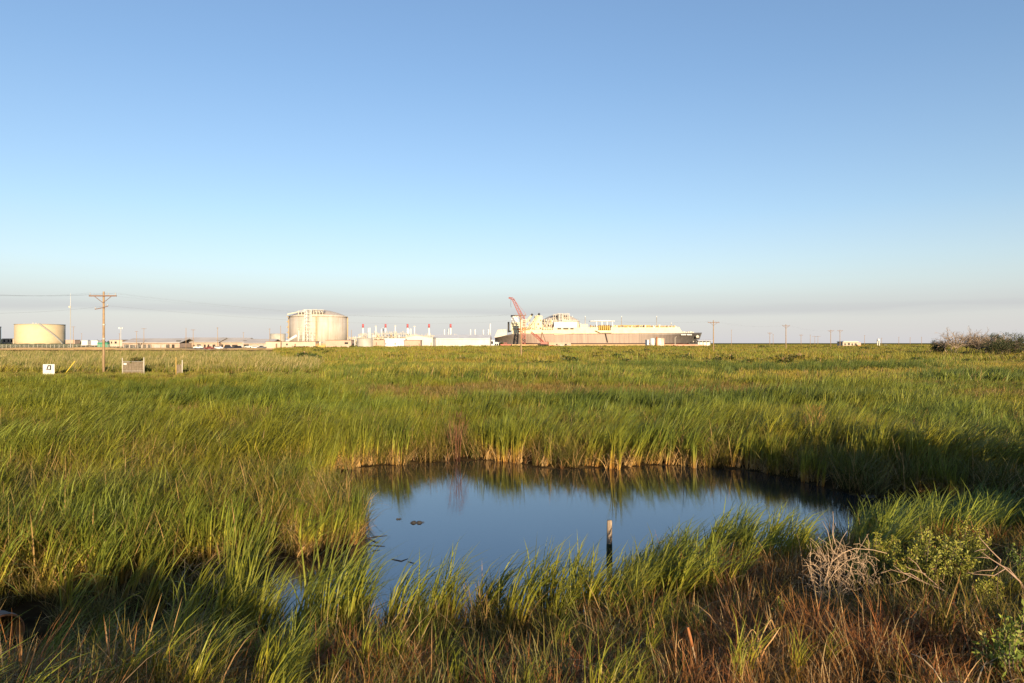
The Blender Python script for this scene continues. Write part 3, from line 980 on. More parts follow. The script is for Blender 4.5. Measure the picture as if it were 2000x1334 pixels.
for k in range(15):
    if k == 7:
        continue
    p = 1322.6 + 1.5 * k
    b.box(px(p), px(p) + S(1.15, D), -22.6 + 0.35 * max(0, k - 2), -22.3 + 0.35 * max(0, k - 2) + 4, pz(655.1), pz(653.0))
b.build('name_lettering', M['white'], ship)
b = MB().prism([(px(1355), pz(660)), (px(1360), pz(659)), (px(1359), pz(656)), (px(1357), pz(654.3)), (px(1354), pz(656.5))], -15, -6)
b.build('anchor', M['pale_steel'], ship)
for p, q in ((1349, 667), (1358, 667.5)):
    MB().lathe([(0.01, pz(q) + 1), (1.0, pz(q) + .6), (1.1, pz(q)), (0.6, pz(q) - .9), (0.01, pz(q) - 1)], px(p), -14 if p < 1352 else -8.5, 8).build('hull_mark', M['pale_steel'], ship)
b = MB().add([(px(1080), -23.4, pz(654.2)), (px(1118), -23.4, pz(651.4)), (px(1118), -23.15, pz(650.9)), (px(1080), -23.15, pz(653.6))], [(0, 1, 2, 3), (3, 2, 1, 0)])
MB().tube([(px(1080), -23.5, pz(654.0)), (px(1118), -23.5, pz(651.4))], 0.6, 6).build('gangway', M['ship_cream'], ship)
MB().tube([(px(1178), -23.6, pz(652)), (px(1182), -23.6, pz(669))], 0.9, 6).build('cargo_hose', M['dark'], ship)

# ------------------------------------------------------------------ dock, cranes and clutter in front of the ship
dk = MB()
for (a, c, y, q) in ((1000, 1318, 900, 672.6),):
    dk.box(X(a, y), X(c, y), y, y + 40, -0.5, Z(q, y))
tag(dk.build('quay', M['sand']), kind='structure')

cr = thing('dockside_crane', 'tall faded red lattice crane leaning left above the ship stern', 'crane', (X(1022, 930), 930, 0.5))
cz = lambda q: Z(q, 930) - 0.5
cxx = lambda p: X(p, 930) - X(1022, 930)
MB().lattice((cxx(1022), 0, cz(672)), (cxx(1023), 0, cz(639)), 5, 4, 0.5, 7).build('tower', M['red'], cr)
MB().box(cxx(1018), cxx(1027.5), -3, 3, cz(639), cz(624.5)).build('machinery_cab', M['pale_steel'], cr)
for k in range(4):
    MB().box(cxx(1020.6), cxx(1026.5), -3.09, -3.004, cz(637.5 - 3.2 * k), cz(635.4 - 3.2 * k)).build('window', M['arm'], cr)
MB().lattice((cxx(1022), 0, cz(625)), (cxx(1001.5), 0, cz(583.5)), 5.2, 2.6, 0.42, 14).build('boom', M['red'], cr)
MB().lattice((cxx(1001.5), 0, cz(583.5)), (cxx(993.5), 0, cz(581.5)), 2.4, 1.2, 0.4, 3).build('jib', M['red'], cr)
b = MB().tube([(cxx(1025.5), 0, cz(611)), (cxx(1002), 0, cz(583))], 0.14, 4).tube([(cxx(1024), 0, cz(624)), (cxx(1026), 0, cz(611))], 0.3, 4)
b.build('stay_rope', M['red'], cr)
hk = MB().tube([(cxx(998), 0, cz(583)), (cxx(997.6), 0, cz(597)), (cxx(998.4), 0, cz(600.5))], 0.22, 4)
hk.build('hook_rope', M['dark'], cr)

cc = thing('crawler_crane', 'bright red crawler crane with low lattice boom before the hull', 'crane', (X(1064, 890), 890, Z(673, 890)))
cz = lambda q: Z(q, 890) - Z(673, 890)
cxx = lambda p: X(p, 890) - X(1064, 890)
MB().lattice((cxx(1062), 0, cz(670)), (cxx(1037), 0, cz(648.5)), 2.6, 1.8, 0.34, 12).build('boom', M['red'], cc)
MB().lattice((cxx(1061), 1.5, cz(667)), (cxx(1047), 1.5, cz(653)), 1.4, 1.0, 0.3, 7).build('back_stay', M['red'], cc)
MB().tube([(cxx(1055.5), 0, cz(668)), (cxx(1058.5), 0, cz(648.5))], 0.55, 5).tube([(cxx(1058.5), 0, cz(648.5)), (cxx(1066), 0, cz(669))], 0.55, 5).build('gantry', M['arm'], cc)
MB().box(cxx(1056), cxx(1069), -2.5, 2.5, cz(672), cz(668)).build('house', M['red'], cc)
MB().box(cxx(1067.5), cxx(1071), -2, 2, cz(673), cz(667)).build('counterweight', M['arm'], cc)
for y in (-3, 2):
    MB().prism([(cxx(1051), cz(675)), (cxx(1071), cz(675)), (cxx(1072), cz(674)), (cxx(1071), cz(673)), (cxx(1051), cz(673)), (cxx(1050), cz(674))], y, y + 1).build('track', M['tyre'], cc)

shed('dock_shed', 'salmon red dock shed beside the crawler crane', 1072, 1082, 668.5, 678, 860, M['pink'], roofm=M['pink'])
shed('dock_shed', 'long pinkish dock shed with white stores before the hull', 1082, 1115, 669.5, 677.5, 865, M['pink_tan'], roofm=M['pale_steel'], windows=[(1086, 1089, 672, 674), (1103, 1107, 671.5, 674)])
ws = thing('white_crates', 'pile of white crates beside the long pinkish dock shed', 'crates', (X(1098, 855), 855, Z(677, 855)))
for k in range(6):
    x = S(-5 + 1.9 * k, 855)
    MB().box(x, x + 1.0, -0.6 + 0.2 * (k % 2), 0.5, -0.6, 1.4 + 0.9 * (k % 3 == 1)).build('crate', M['white'], ws)
tk = thing('work_boat', 'small bright red workboat below the dark ship stern', 'boat', (X(987, 900), 900, Z(676, 900)))
MB().prism([(S(-10, 900), S(4, 900)), (S(-8, 900), 0), (S(10, 900), 0), (S(12, 900), S(3.6, 900))], -2.5, 2.5).build('hull', M['red'], tk)
MB().box(S(-3, 900), S(3, 900), -1.6, 1.6, S(3.6, 900), S(6.8, 900)).build('wheelhouse', M['red'], tk)
MB().box(S(-2.4, 900), S(2.4, 900), -1.68, -1.604, S(4.8, 900), S(6.2, 900)).build('window', M['glass'], tk)
MB().box(S(-9.5, 900), S(11.6, 900), -2.3, 2.3, S(3.7, 900), S(4.0, 900)).build('deck', M['arm'], tk)
shed('dock_cabin', 'white and dark dock cabin right of the long white hall', 957, 966, 664.5, 675, 800, M['white'], roofm=M['white'], windows=[(957.6, 963, 666.5, 672)])
shed('dock_cabin', 'small white framed carport below the ship stern', 964, 974, 669, 676, 880, M['white'], roofm=M['white'], windows=[(965.5, 969, 671, 675), (970, 973, 671, 675)])

tk2 = thing('storage_bin', 'white bin of the pair standing before the ship bow', 'tank', (X(1274, 620), 620, SITE))
r = S(4.7, 620)
MB().lathe([(r, -1), (r, Z(661, 620) - SITE), (r * 0.3, Z(660.2, 620) - SITE)], 0, 0, 24).build('wall', M['white'], tk2, True)
tk2 = thing('storage_bin', 'rust streaked bin of the pair standing before the ship bow', 'tank', (X(1288, 622), 622, SITE))
r = S(9.5, 622)
MB().lathe([(r, -1), (r, Z(661, 622) - SITE), (r * 0.3, Z(660.2, 622) - SITE)], 0, 0, 28).build('wall', mat('rusty_white_paint', (0.76, 0.68, 0.56), 0.6, scale=0.2, streak=((0.50, 0.17, 0.05), (0.30, 0.30, 0.05))), tk2, True)
MB().tube([(-r * 0.72, -r * 0.78, 0), (-r * 0.72, -r * 0.78, Z(658, 622) - SITE)], 0.7, 6).build('pipe', M['rust'], tk2)
shed('pump_cabin', 'narrow white cabin left of the paired bins', 1264, 1267.5, 664, 675, 620, M['white'], roofm=M['white'])

bar = thing('flood_wall', 'low salmon painted wall in front of the ship bow', 'wall', (X(1347, 640), 640, Z(677, 640)))
MB().box(S(-35, 640), S(24, 640), 0, 0.6, -1, S(4.2, 640)).build('wall_face', M['pink'], bar)
MB().tube([(S(24.5, 640), 0.3, S(4, 640)), (S(38, 640), 0.3, S(0.5, 640))], 0.3, 5).build('sloping_rail', M['pink'], bar)
lp = thing('street_lamp', 'pale curved lamp post in front of the ship bow', 'lamp', (X(1318.5, 640), 640, Z(676, 640)))
MB().tube([(0, 0, 0), (0, 0, S(16, 640)), (S(0.6, 640), 0, S(17.6, 640)), (S(2.4, 640), 0, S(18.2, 640))], [0.25, 0.2, 0.18, 0.15], 6).build('post', M['pale_steel'], lp)
MB().box(S(2.2, 640), S(3.6, 640), -0.25, 0.25, S(17.9, 640), S(18.4, 640)).build('lamp_head', M['pale_steel'], lp)

d = 760
op = thing('open_shelter', 'white roofed open shelter just right of the ship bow', 'shelter', (X(1379, d), d, SITE))
MB().add([(S(-15, d), 0, Z(666, d) - SITE), (S(16, d), 0, Z(666, d) - SITE), (S(13, d), 12, Z(663.3, d) - SITE), (S(-13, d), 12, Z(663.3, d) - SITE),
          (S(-15, d), 0, Z(665.6, d) - SITE), (S(16, d), 0, Z(665.6, d) - SITE), (S(13, d), 12, Z(662.9, d) - SITE), (S(-13, d), 12, Z(662.9, d) - SITE)],
         [(0, 3, 2, 1), (4, 5, 6, 7), (0, 1, 5, 4), (1, 2, 6, 5), (2, 3, 7, 6), (3, 0, 4, 7)]).build('roof', M['white'], op)
MB().box(S(-13, d), S(12, d), 6, 11, -1, Z(666.2, d) - SITE).build('wall', M['steel'], op)
for k in range(5):
    x = S(-14 + 7 * k, d)
    MB().box(x, x + 0.4, 0.2, 0.6, -1, Z(666, d) - SITE).build('post', M['pale_steel'], op)

# ------------------------------------------------------------------ low warehouses on the left
shed('warehouse', 'low pink roofed shed right behind the cream tank', 128, 146, 664, 672, 680, M['pink_tan'], roofm=M['pink_tan'])
shed('warehouse', 'tan workshop at the far left between the two cream tanks', 4, 27, 661.5, 672, 800, M['tan'], windows=[(7, 10, 664, 668), (15, 18, 664, 668), (21, 24, 664, 668)])
shed('warehouse', 'small white shed left of the tall wooden pole', 159, 171, 665.5, 672, 640, M['white'], roofm=M['white'])
shed('warehouse', 'second small white shed left of the green container', 178, 191, 665.5, 672, 640, M['white'], roofm=M['white'])
shed('warehouse', 'tan gabled workshop just right of the tall wooden pole', 214, 239, 664, 674, 600, M['tan'], windows=[(217, 219, 667, 671), (224, 228, 667, 671)])
for px0, px1, yr, ye, yb, d, where in ((238, 352, 661.8, 670, 680, 520, 'long tan roofed warehouse behind the fence'), (345, 428, 660, 669, 679, 540, 'pale roofed warehouse behind the red pickup'), (424, 478, 660.5, 669, 679, 545, 'pale roofed warehouse behind the dark cars'), (474, 530, 663, 671, 679, 530, 'dull roofed warehouse left of the small grey tank')):
    t = thing('warehouse', where, 'building', (X((px0 + px1) / 2, d), d, SITE))
    w = S(px1 - px0, d) / 2
    MB().box(-w * 0.97, w * 0.97, 0.5, 30, -1, Z(ye, d) - SITE - 0.1).build('wall', M['pink_tan'], t)
    MB().prismx([(-1, Z(ye, d) - SITE), (15, Z(yr, d) - SITE), (31, Z(ye, d) - SITE), (31, Z(ye, d) - SITE + .4), (15, Z(yr, d) - SITE + .5), (-1, Z(ye, d) - SITE + .4)], -w, w).build('roof', M['roof'], t)
    x = -w * 0.94
    while x < w * 0.86:
        wd_ = S(rnd.uniform(3, 11), d)
        MB().box(x, min(x + wd_, w * 0.95), 0.42, 0.496, 0.0, Z(673.4 - rnd.random(), d) - SITE).build('bay_opening', M['dark'] if rnd.random() < 0.7 else M['steel'], t)
        x += wd_ + S(rnd.uniform(1, 8), d)
    for k in range(1 if px1 < 480 else 0):
        v = MB().box(w * 0.8, w * 0.8 + S(7, d), 3, 7, Z(667.5, d) - SITE, Z(665, d) - SITE).box(w * 0.8 + S(1.5, d), w * 0.8 + S(5, d), 3.5, 6.5, Z(671, d) - SITE, Z(667.5, d) - SITE).build('roof_fan', M['dark'], t)
gc = thing('green_container', 'green steel container behind the tall wooden pole', 'container', (X(200, 500), 500, 0.9))
MB().box(S(-10, 500), S(10, 500), 0, 3, -0.4, S(11, 500)).build('box_body', M['green'], gc)
for k in range(9):
    MB().box(S(-9 + 2.2 * k, 500), S(-8.5 + 2.2 * k, 500), -0.09, -0.004, 0.0, S(10.4, 500)).build('rib', M['green'], gc)
MB().box(S(4, 500), S(4.8, 500), -0.14, -0.095, 0.2, S(9, 500)).build('door_bar', M['white'], gc)


# ------------------------------------------------------------------ cars
def car(kind, pxc, ybase, d, paint, label, rz=0.0):
    z = max(Z(ybase, d), gz(X(pxc, d), d))
    t = thing('parked_car' if kind != 'pickup' else 'parked_pickup', label, 'car' if kind != 'pickup' else 'pickup', (X(pxc, d), d, z), rz, 'vehicles parked by the site office')
    Lh = 2.6 if kind == 'pickup' else 2.3
    if kind == 'pickup':
        prof = [(-Lh, .45), (Lh - .1, .45), (Lh, .6), (Lh, 1.0), (1.25, 1.1), (.75, 1.75), (-.75, 1.78), (-.85, 1.12), (-Lh, 1.1)]
        win = [(1.05, 1.12), (.70, 1.66), (-.66, 1.68), (-.74, 1.14)]
    elif kind == 'suv':
        prof = [(-Lh, .45), (Lh - .1, .45), (Lh, .6), (Lh, 1.0), (1.2, 1.1), (.65, 1.72), (-Lh + .35, 1.75), (-Lh, 1.1)]
        win = [(1.0, 1.12), (.6, 1.62), (-Lh + .45, 1.65), (-Lh + .22, 1.14)]
    else:
        prof = [(-Lh, .4), (Lh - .1, .4), (Lh, .55), (Lh - .1, .85), (1.1, .95), (.4, 1.42), (-1.0, 1.42), (-1.7, .98), (-Lh, .92)]
        win = [(.9, .97), (.36, 1.34), (-.96, 1.34), (-1.5, .99)]
    MB().prism(prof, -.88, .88).build('body', paint, t)
    MB().prism(win, -.9, -.885).build('side_window', M['glass'], t)
    MB().prism(win, .885, .9).build('side_window', M['glass'], t)
    for sx_ in (-Lh * .62, Lh * .62):
        for sy in (-.82, .82):
            w = MB()
            w.add([(sx_ + .36 * math.cos(a), sy - .1, .36 + .36 * math.sin(a)) for a in np.linspace(0, 2 * math.pi, 14)[:-1]] + [(sx_ + .36 * math.cos(a), sy + .1, .36 + .36 * math.sin(a)) for a in np.linspace(0, 2 * math.pi, 14)[:-1]],
                  [tuple(range(13)), tuple(range(25, 12, -1))] + [(i, i + 13, (i + 1) % 13 + 13, (i + 1) % 13) for i in range(13)])
            w.build('wheel', M['tyre'], t)
    for sy in (-.6, .6):
        MB().box(Lh - .02, Lh + .015, sy - .18, sy + .18, .68, .84).build('headlight', M['white'], t)


cw = mat('white_car_paint', (0.75, 0.74, 0.72), 0.25, spec=0.5)
cd = mat('dark_blue_car_paint', (0.02, 0.024, 0.04), 0.2, spec=0.5)
cr_ = mat('maroon_car_paint', (0.20, 0.05, 0.04), 0.25, spec=0.5)
cg = mat('grey_car_paint', (0.12, 0.12, 0.13), 0.25, spec=0.5)
car('pickup', 388, 681.0, 384, cw, 'white pickup at the left end of the parked row')
car('pickup', 409, 682.6, 372, cr_, 'maroon pickup second from the left end of the row', R(180))
car('suv', 428, 682.2, 376, cw, 'white high car between the maroon pickup and dark cars')
car('suv', 447, 681.4, 378, cd, 'dark blue high car left of the middle of the row', R(8))
car('suv', 463, 681.4, 382, cd, 'second dark blue car right of the middle of the row', R(170))
car('sedan', 486, 679.8, 410, cw, 'white low car half hidden behind the dark cars')
car('suv', 500, 680.8, 394, cw, 'white high car next to the last dark pickup')
car('pickup', 511, 681.2, 390, cg, 'dark grey pickup next to the tan site office', R(180))

# ------------------------------------------------------------------ fence and yard furniture
fd = 440
fn = thing('chain_link_fence', 'long grey chain link fence below the cream tank', 'fence', (X(0, fd), fd, 0.9))
def fx(p): return X(p, fd) - X(0, fd)
posts = []
p = -30.0
while p < 332:
    posts.append(p)
    p += 8.6 + rnd.uniform(-0.8, 0.8)
for p in posts:
    MB().tube([(fx(p), 0, -0.6), (fx(p), 0, 2.75)], 0.085, 5).build('post', M['pale_steel'], fn)
MB().tube([(fx(posts[0]), 0, 2.6), (fx(posts[-1]), 0, 2.6)], 0.05, 4).build('rail', M['pale_steel'], fn)
b = MB()
xx = fx(posts[0])
while xx < fx(posts[-1]) - 2.4:
    b.tube([(xx, 0.02, 0.0), (xx + 2.4, 0.02, 2.55)], 0.016, 3, False)
    b.tube([(xx + 2.4, -0.02, 0.0), (xx, -0.02, 2.55)], 0.016, 3, False)
    xx += 0.42
b.build('wire_mesh', M['steel'], fn)

am = thing('antenna_mast', 'tall thin radio mast right of the cream tank', 'mast', (X(137.5, 520), 520, 0.9))
MB().tube([(0, 0, 0), (0, 0, Z(600, 520) - 0.9)], 0.30, 6).build('lower_mast', M['steel'], am)
MB().tube([(0, 0, Z(600, 520) - 0.9), (0, 0, Z(573, 520) - 0.9)], [0.14, 0.07], 5).build('whip', M['steel'], am)
MB().box(-1.2, 0.2, -0.3, 0.3, Z(601, 520) - 0.9, Z(597.6, 520) - 0.9).build('antenna_box', M['pale_steel'], am)
lm = thing('flood_light', 'twin headed flood light mast over the fenced yard', 'lamp', (X(236, 470), 470, 0.9))
MB().tube([(0, 0, 0), (0, 0, Z(641, 470) - 0.9)], 0.13, 6).build('mast', M['pale_steel'], lm)
MB().tube([(-S(3, 470), 0, Z(641.5, 470) - 0.9), (S(4, 470), 0, Z(641.5, 470) - 0.9)], 0.1, 4).build('crossbar', M['pale_steel'], lm)
for x in (-3.2, -1.2, 3.6):
    MB().box(S(x - .9, 470), S(x + .9, 470), -0.5, 0.3, Z(642.4, 470) - 0.9, Z(639.6, 470) - 0.9).build('lamp_head', M['white'], lm)

# ------------------------------------------------------------------ utility poles and wires
TOPS = {}
def utility_pole(pxp, ytop, label, d=None, arm=2.4, hp=12.0, lower=False, brace=True, off=0.6, group='wooden utility poles across the marsh', lean=0.0, thin=1.0):
    if d is None:
        d = (hp + 0.3 - CAMZ) * F / (HOR - ytop)
    x = X(pxp, d)
    z = gz(x, d)
    top = Z(ytop, d) - z
    t = thing('utility_pole', label, 'pole', (x, d, z), group=group)
    t.rotation_euler = (0, lean, 0)
    MB().tube([(0, 0, -0.8), (0, 0, top * 0.5), (0, 0, top)], [0.19 * thin, 0.165 * thin, 0.13 * thin], 10).build('pole', M['wood'], t, True)
    if arm:
        za = top - off
        MB().box(-arm, arm, -0.28, -0.15, za - 0.09, za + 0.09).build('crossarm', M['arm'], t)
        if brace:
            for s in (-1, 1):
                MB().tube([(0, -0.17, za - 1.0), (s * 1.15, -0.2, za - 0.1)], 0.045, 5).build('brace', M['arm'], t)
        for xx_ in (-arm + 0.15, arm * 0.42, arm - 0.15) if arm > 1.5 else (-arm + .1, arm - .1):
            MB().lathe([(0.035, za + 0.1), (0.04, za + 0.2), (0.09, za + 0.24), (0.09, za + 0.30), (0.05, za + 0.36), (0.08, za + 0.38), (0.03, za + 0.44)], xx_, -0.21, 8).build('insulator', M['insul'], t)
        TOPS[label] = [(x + q, d - 0.21, z + za + 0.4) for q in (-arm + 0.15, arm * 0.42, arm - 0.15)]
    if lower:
        zl = Z(600.5, d) - z
        MB().tube([(-1.1, -0.24, zl - 0.28), (0.1, -0.22, zl - 0.02), (0.75, -0.2, zl + 0.2)], 0.06, 5).build('lower_arm', M['arm'], t)
        for xx_, dz in ((-1.05, -.12), (0.7, .28)):
            MB().lathe([(0.03, zl + dz - .1), (0.09, zl + dz), (0.09, zl + dz + .08), (0.03, zl + dz + .2)], xx_, -0.22, 8).build('insulator', M['insul'], t)
        TOPS['low'] = [(x + 0.75, d - 0.2, z + zl + 0.25)]
        for k in range(2):
            MB().lathe([(0.2, top * 0.42 + k * 2), (0.205, top * 0.42 + k * 2 + .1), (0.2, top * 0.42 + k * 2 + .2)], 0, 0, 10).build('band', M['steel'], t)
    return t


utility_pole(202.5, 569.5, 'tall wooden pole with braced crossarm and lower arm, nearest at left', d=97, arm=1.95, lower=True, off=0.62)
utility_pole(1018.5, 612.0, 'wooden pole with crossarm standing in front of the ship', d=170, arm=1.45, off=0.55, lean=R(-1.3))
utility_pole(1393.5, 625.5, 'wooden pole with braced crossarm right of the ship bow', d=224, arm=1.9, off=0.75)
utility_pole(1535.0, 633.5, 'wooden crossarm pole midway between ship bow and beach house', d=272, arm=1.5)
utility_pole(1622.5, 644.0, 'wooden crossarm pole just left of the beach house', d=392, arm=1.8)
utility_pole(1640.5, 644.0, 'wooden crossarm pole rising behind the left end of the beach house', d=420, arm=1.8)
utility_pole(1503.5, 649.0, 'crossarm pole paired with a bare stub pole right of the ship', d=495, arm=1.8)
utility_pole(1564.5, 653.0, 'small far crossarm pole right of the tall middle pole', d=560, arm=1.8)
utility_pole(1591.5, 656.0, 'left leg of the far twin pole frame', d=690, arm=2.6, brace=False)
utility_pole(1597.5, 656.0, 'right leg of the far twin pole frame', d=690, arm=2.6, brace=False)
for pxp, yt, lab in ((1428.5, 644, 'bare thin pole in the gap right of the ship bow'), (1510.0, 653, 'bare stub pole beside a crossarm pole'), (1582.5, 654, 'dark bare pole left of the twin pole frame'), (1688.5, 655, 'dark bare pole right of the beach house'),
                     (1722.0, 660, 'dark bare pole behind the white tank tower'), (1755.5, 658, 'dark bare pole right of the white tank tower'), (1777.5, 659, 'faint bare pole left of the last dark pole'), (1800.0, 658, 'rightmost dark bare pole left of the trees')):
    utility_pole(pxp, yt, lab, d=640, arm=0.55, brace=False, off=0.3)
for pxp, yt, dd, ar, lab in ((143.3, 637.5, 520, 1.6, 'crossarm pole with equipment right of the radio mast'), (159.5, 651, 700, 0.8, 'short far pole right of the radio mast'), (233.5, 651, 520, 0.5, 'thin dark pole left of the flood light mast'), (266.8, 646.5, 500, 1.3, 'short crossarm pole left of the tan warehouse'),
                             (281.0, 641.0, 470, 1.8, 'crossarm pole in front of the tan warehouse roof'), (363.3, 640.5, 430, 0.0, 'bare thin pole left of the white pickup'), (377.3, 643.2, 440, 1.5, 'crossarm pole behind the white pickup'), (425.0, 639.5, 450, 0.7, 'pale thin pole behind the white high car'),
                             (475.5, 649, 560, 0.7, 'thin pole behind the dark cars'), (526.8, 641.5, 470, 0.7, 'thin pole left of the small grey tank'), (548.2, 636, 430, 0.0, 'bare thin pole in front of the small grey tank'), (597.0, 638, 460, 0.6, 'dark thin pole in front of the pipe rack'), (686.5, 644, 460, 0.0, 'bare thin pole right of the concrete tank')):
    utility_pole(pxp, yt, lab, d=dd, arm=ar, brace=False, off=0.4, group='thin poles around the plant')
utility_pole(-1000, 423, 'wooden pole beyond the left edge carrying the wires', d=40, arm=1.95)


def wire(a, c, sag, label='', r=0.006):
    pts = []
    n = 22
    for i in range(n + 1):
        s = i / n
        pts.append((a[0] + (c[0] - a[0]) * s, a[1] + (c[1] - a[1]) * s, a[2] + (c[2] - a[2]) * s - 4 * sag * s * (1 - s)))
    return tag(MB().tube(pts, r, 4, False).build('power_line', M['wire']), label, 'power line', 'power lines strung between poles')


K = list(TOPS)
chain = [k for k in K if 'beyond the left edge' in k] + [k for k in K if 'nearest at left' in k] + [k for k in K if 'in front of the ship' in k] + [k for k in K if 'braced crossarm right' in k] + [k for k in K if 'midway between ship' in k] + [k for k in K if 'just left of the beach' in k]
NAMES = ['left end of the near wooden pole', 'near wooden pole and the pole at the ship', 'pole at the ship and the pole by its bow', 'pole by the bow and the next pole right', 'last two crossarm poles at the right']
for i in range(len(chain) - 1):
    for j in range(3):
        wire(TOPS[chain[i]][j], TOPS[chain[i + 1]][j], 1.9 if i < 2 else 1.2, r=0.006 if i == 0 else 0.0035, label='thin ' + ('left', 'middle', 'right')[j] + ' wire, ' + NAMES[i])
a = TOPS['low'][0]
wire(a, (TOPS[chain[2]][0][0], TOPS[chain[2]][0][1], TOPS[chain[2]][0][2] - 1.6), 1.6, 'thin lower wire running right from the near wooden pole')
wire(a, (TOPS[chain[0]][0][0], TOPS[chain[0]][0][1], TOPS[chain[0]][0][2] - 2.6), 1.9, 'thin lower wire running left from the near wooden pole')

# ------------------------------------------------------------------ beach house and water tower on the right
d = 520
bh = thing('raised_house', 'tan house on stilts with dark openings and red end', 'house', (X(1663, d), d, SITE))
def q(p): return X(p, d) - X(1663, d)
def qz(p): return Z(p, d) - SITE
MB().box(q(1646), q(1676), 0, 9, qz(675.5), qz(668)).build('wall', M['tan'], bh)
MB().box(q(1676) + .01, q(1682), 0.5, 8.5, qz(675.8), qz(669.5)).build('porch', M['pink'], bh)
MB().prism([(q(1644.5), qz(668) + .003), (q(1678), qz(668) + .003), (q(1673), qz(666.3)), (q(1648), qz(666.3))], -0.8, 9.8).build('roof', M['pale_steel'], bh)
for a, c, y0_, y1_ in ((1656, 1660, 674, 669.6), (1663, 1666, 674.6, 670.6), (1649, 1652, 674, 670.6), (1669, 1673, 674, 670.4)):
    MB().box(q(a), q(c), -0.08, -0.004, qz(y0_), qz(y1_)).build('window', M['dark'], bh)
for k in range(7):
    x = q(1647 + 5.2 * k)
    MB().box(x, x + 0.35, 0.4, 0.75, -1, qz(675.5) - .004).build('stilt', M['pink_tan'], bh)
wt = thing('tank_tower', 'white tank on two pale legs right of the beach house', 'water tower', (X(1715.5, 500), 500, SITE))
MB().lathe([(S(2.6, 500), Z(666.5, 500) - SITE), (S(2.6, 500), Z(662.5, 500) - SITE), (0.2, Z(661, 500) - SITE)], 0, 0, 14).build('tank', M['white'], wt, True)
for s in (-1, 1):
    MB().box(s * S(1.9, 500) - .3, s * S(1.9, 500) + .3, -0.3, 0.3, -0.8, Z(666.5, 500) - SITE - .01).build('leg', M['pale_steel'], wt)
gt = thing('white_trailer', 'small white open trailer right of the tank tower', 'trailer', (X(1729, 500), 500, SITE))
MB().box(-S(5, 500), S(5, 500), -0.8, 0.8, 0.4, 0.65).build('bed', M['white'], gt)
MB().tube([(-S(4, 500), -0.8, 0.6), (-S(3, 500), -0.8, 2.2), (S(2, 500), -0.8, 2.2), (S(4, 500), -0.8, 0.6)], 0.07, 4).build('frame', M['white'], gt)
for s in (-1, 1):
    MB().tube([(s * 0.7, -0.95, 0.35), (s * 0.7, -0.75, 0.35)], 0.34, 12).build('wheel', M['tyre'], gt)

# ------------------------------------------------------------------ sign, gate panels and markers in the reeds
d = 92.0
gs = thing('notice_board', 'white square notice board with black emblem standing in the reeds', 'sign', (X(95.5, d), d, gz(X(95.5, d), d)), R(4))
zb, zt = Z(733.6, d) - gs.location.z, Z(711.4, d) - gs.location.z
w = S(10.9, d)
fc = MB().box(-w, w, -0.03, 0.0, zb, zt).build('face', M['sign_white'], gs)
for s in (-1, 1):
    MB().box(s * w * 0.86 - .05, s * w * 0.86 + .05, 0.003, 0.1, -0.5, zt - 0.1).build('post', M['grey_wood'], gs)
H_ = zt - zb
def on(u, v): return (-w + 2 * w * u, zt - H_ * v)
b = MB()
for k, prof in enumerate(([(.42, .08), (.72, .08), (.72, .17), (.39, .17)], [(.60, .171), (.72, .171), (.71, .52), (.59, .50)], [(.39, .171), (.49, .171), (.42, .42), (.30, .44)], [(.30, .441), (.42, .421), (.589, .42), (.589, .50), (.24, .48)])):
    b.prism([on(u, v) for u, v in prof], -0.036 - 0.001 * k, -0.0305)
b.build('emblem', M['ink'], fc)
b = MB()
for k in range(5):
    b.prism([on(.30 + .05 * k, .57), on(.335 + .05 * k, .57), on(.335 + .05 * k, .62), on(.30 + .05 * k, .62)], -0.036, -0.0305)
b.build('name_letters', M['ink_grey'], fc)
b = MB()
for k in range(3):
    b.prism([on(.56 + .05 * k, .57), on(.595 + .05 * k, .57), on(.595 + .05 * k, .62), on(.56 + .05 * k, .62)], -0.036, -0.0305)
b.build('red_letters', M['ink_red'], fc)
b = MB()
for r_, v in ((18, .73), (16, .84)):
    for k in range(r_):
        if k % 6 == 5:
            continue
        u = .13 + .04 * k
        b.prism([on(u, v), on(u + .028, v), on(u + .028, v + .05), on(u, v + .05)], -0.036, -0.0305)
b.build('text_line', M['ink_grey'], fc)
MB().box(-w, w, -0.026, -0.004, zb - 0.16, zb - 0.003).build('lower_board', M['arm'], gs)

mk = thing('guy_marker', 'yellow plastic marker pole leaning right beside the notice board', 'marker', (X(127, 94), 94, gz(X(127, 94), 94)))
MB().tube([(-0.15, 0, 0.0), (X(142, 94) - X(127, 94), 0.5, Z(705.5, 94) - mk.location.z)], 0.055, 8).build('sleeve', M['yellow'], mk)
mk2 = thing('guy_marker', 'small yellow marker leaning left behind the pole near the bow', 'marker', (X(1416, 226), 226, gz(X(1416, 226), 226)))
MB().tube([(0, 0, 0), (X(1412, 226) - X(1416, 226), 0, Z(688, 226) - mk2.location.z)], 0.07, 6).build('sleeve', M['yellow'], mk2)

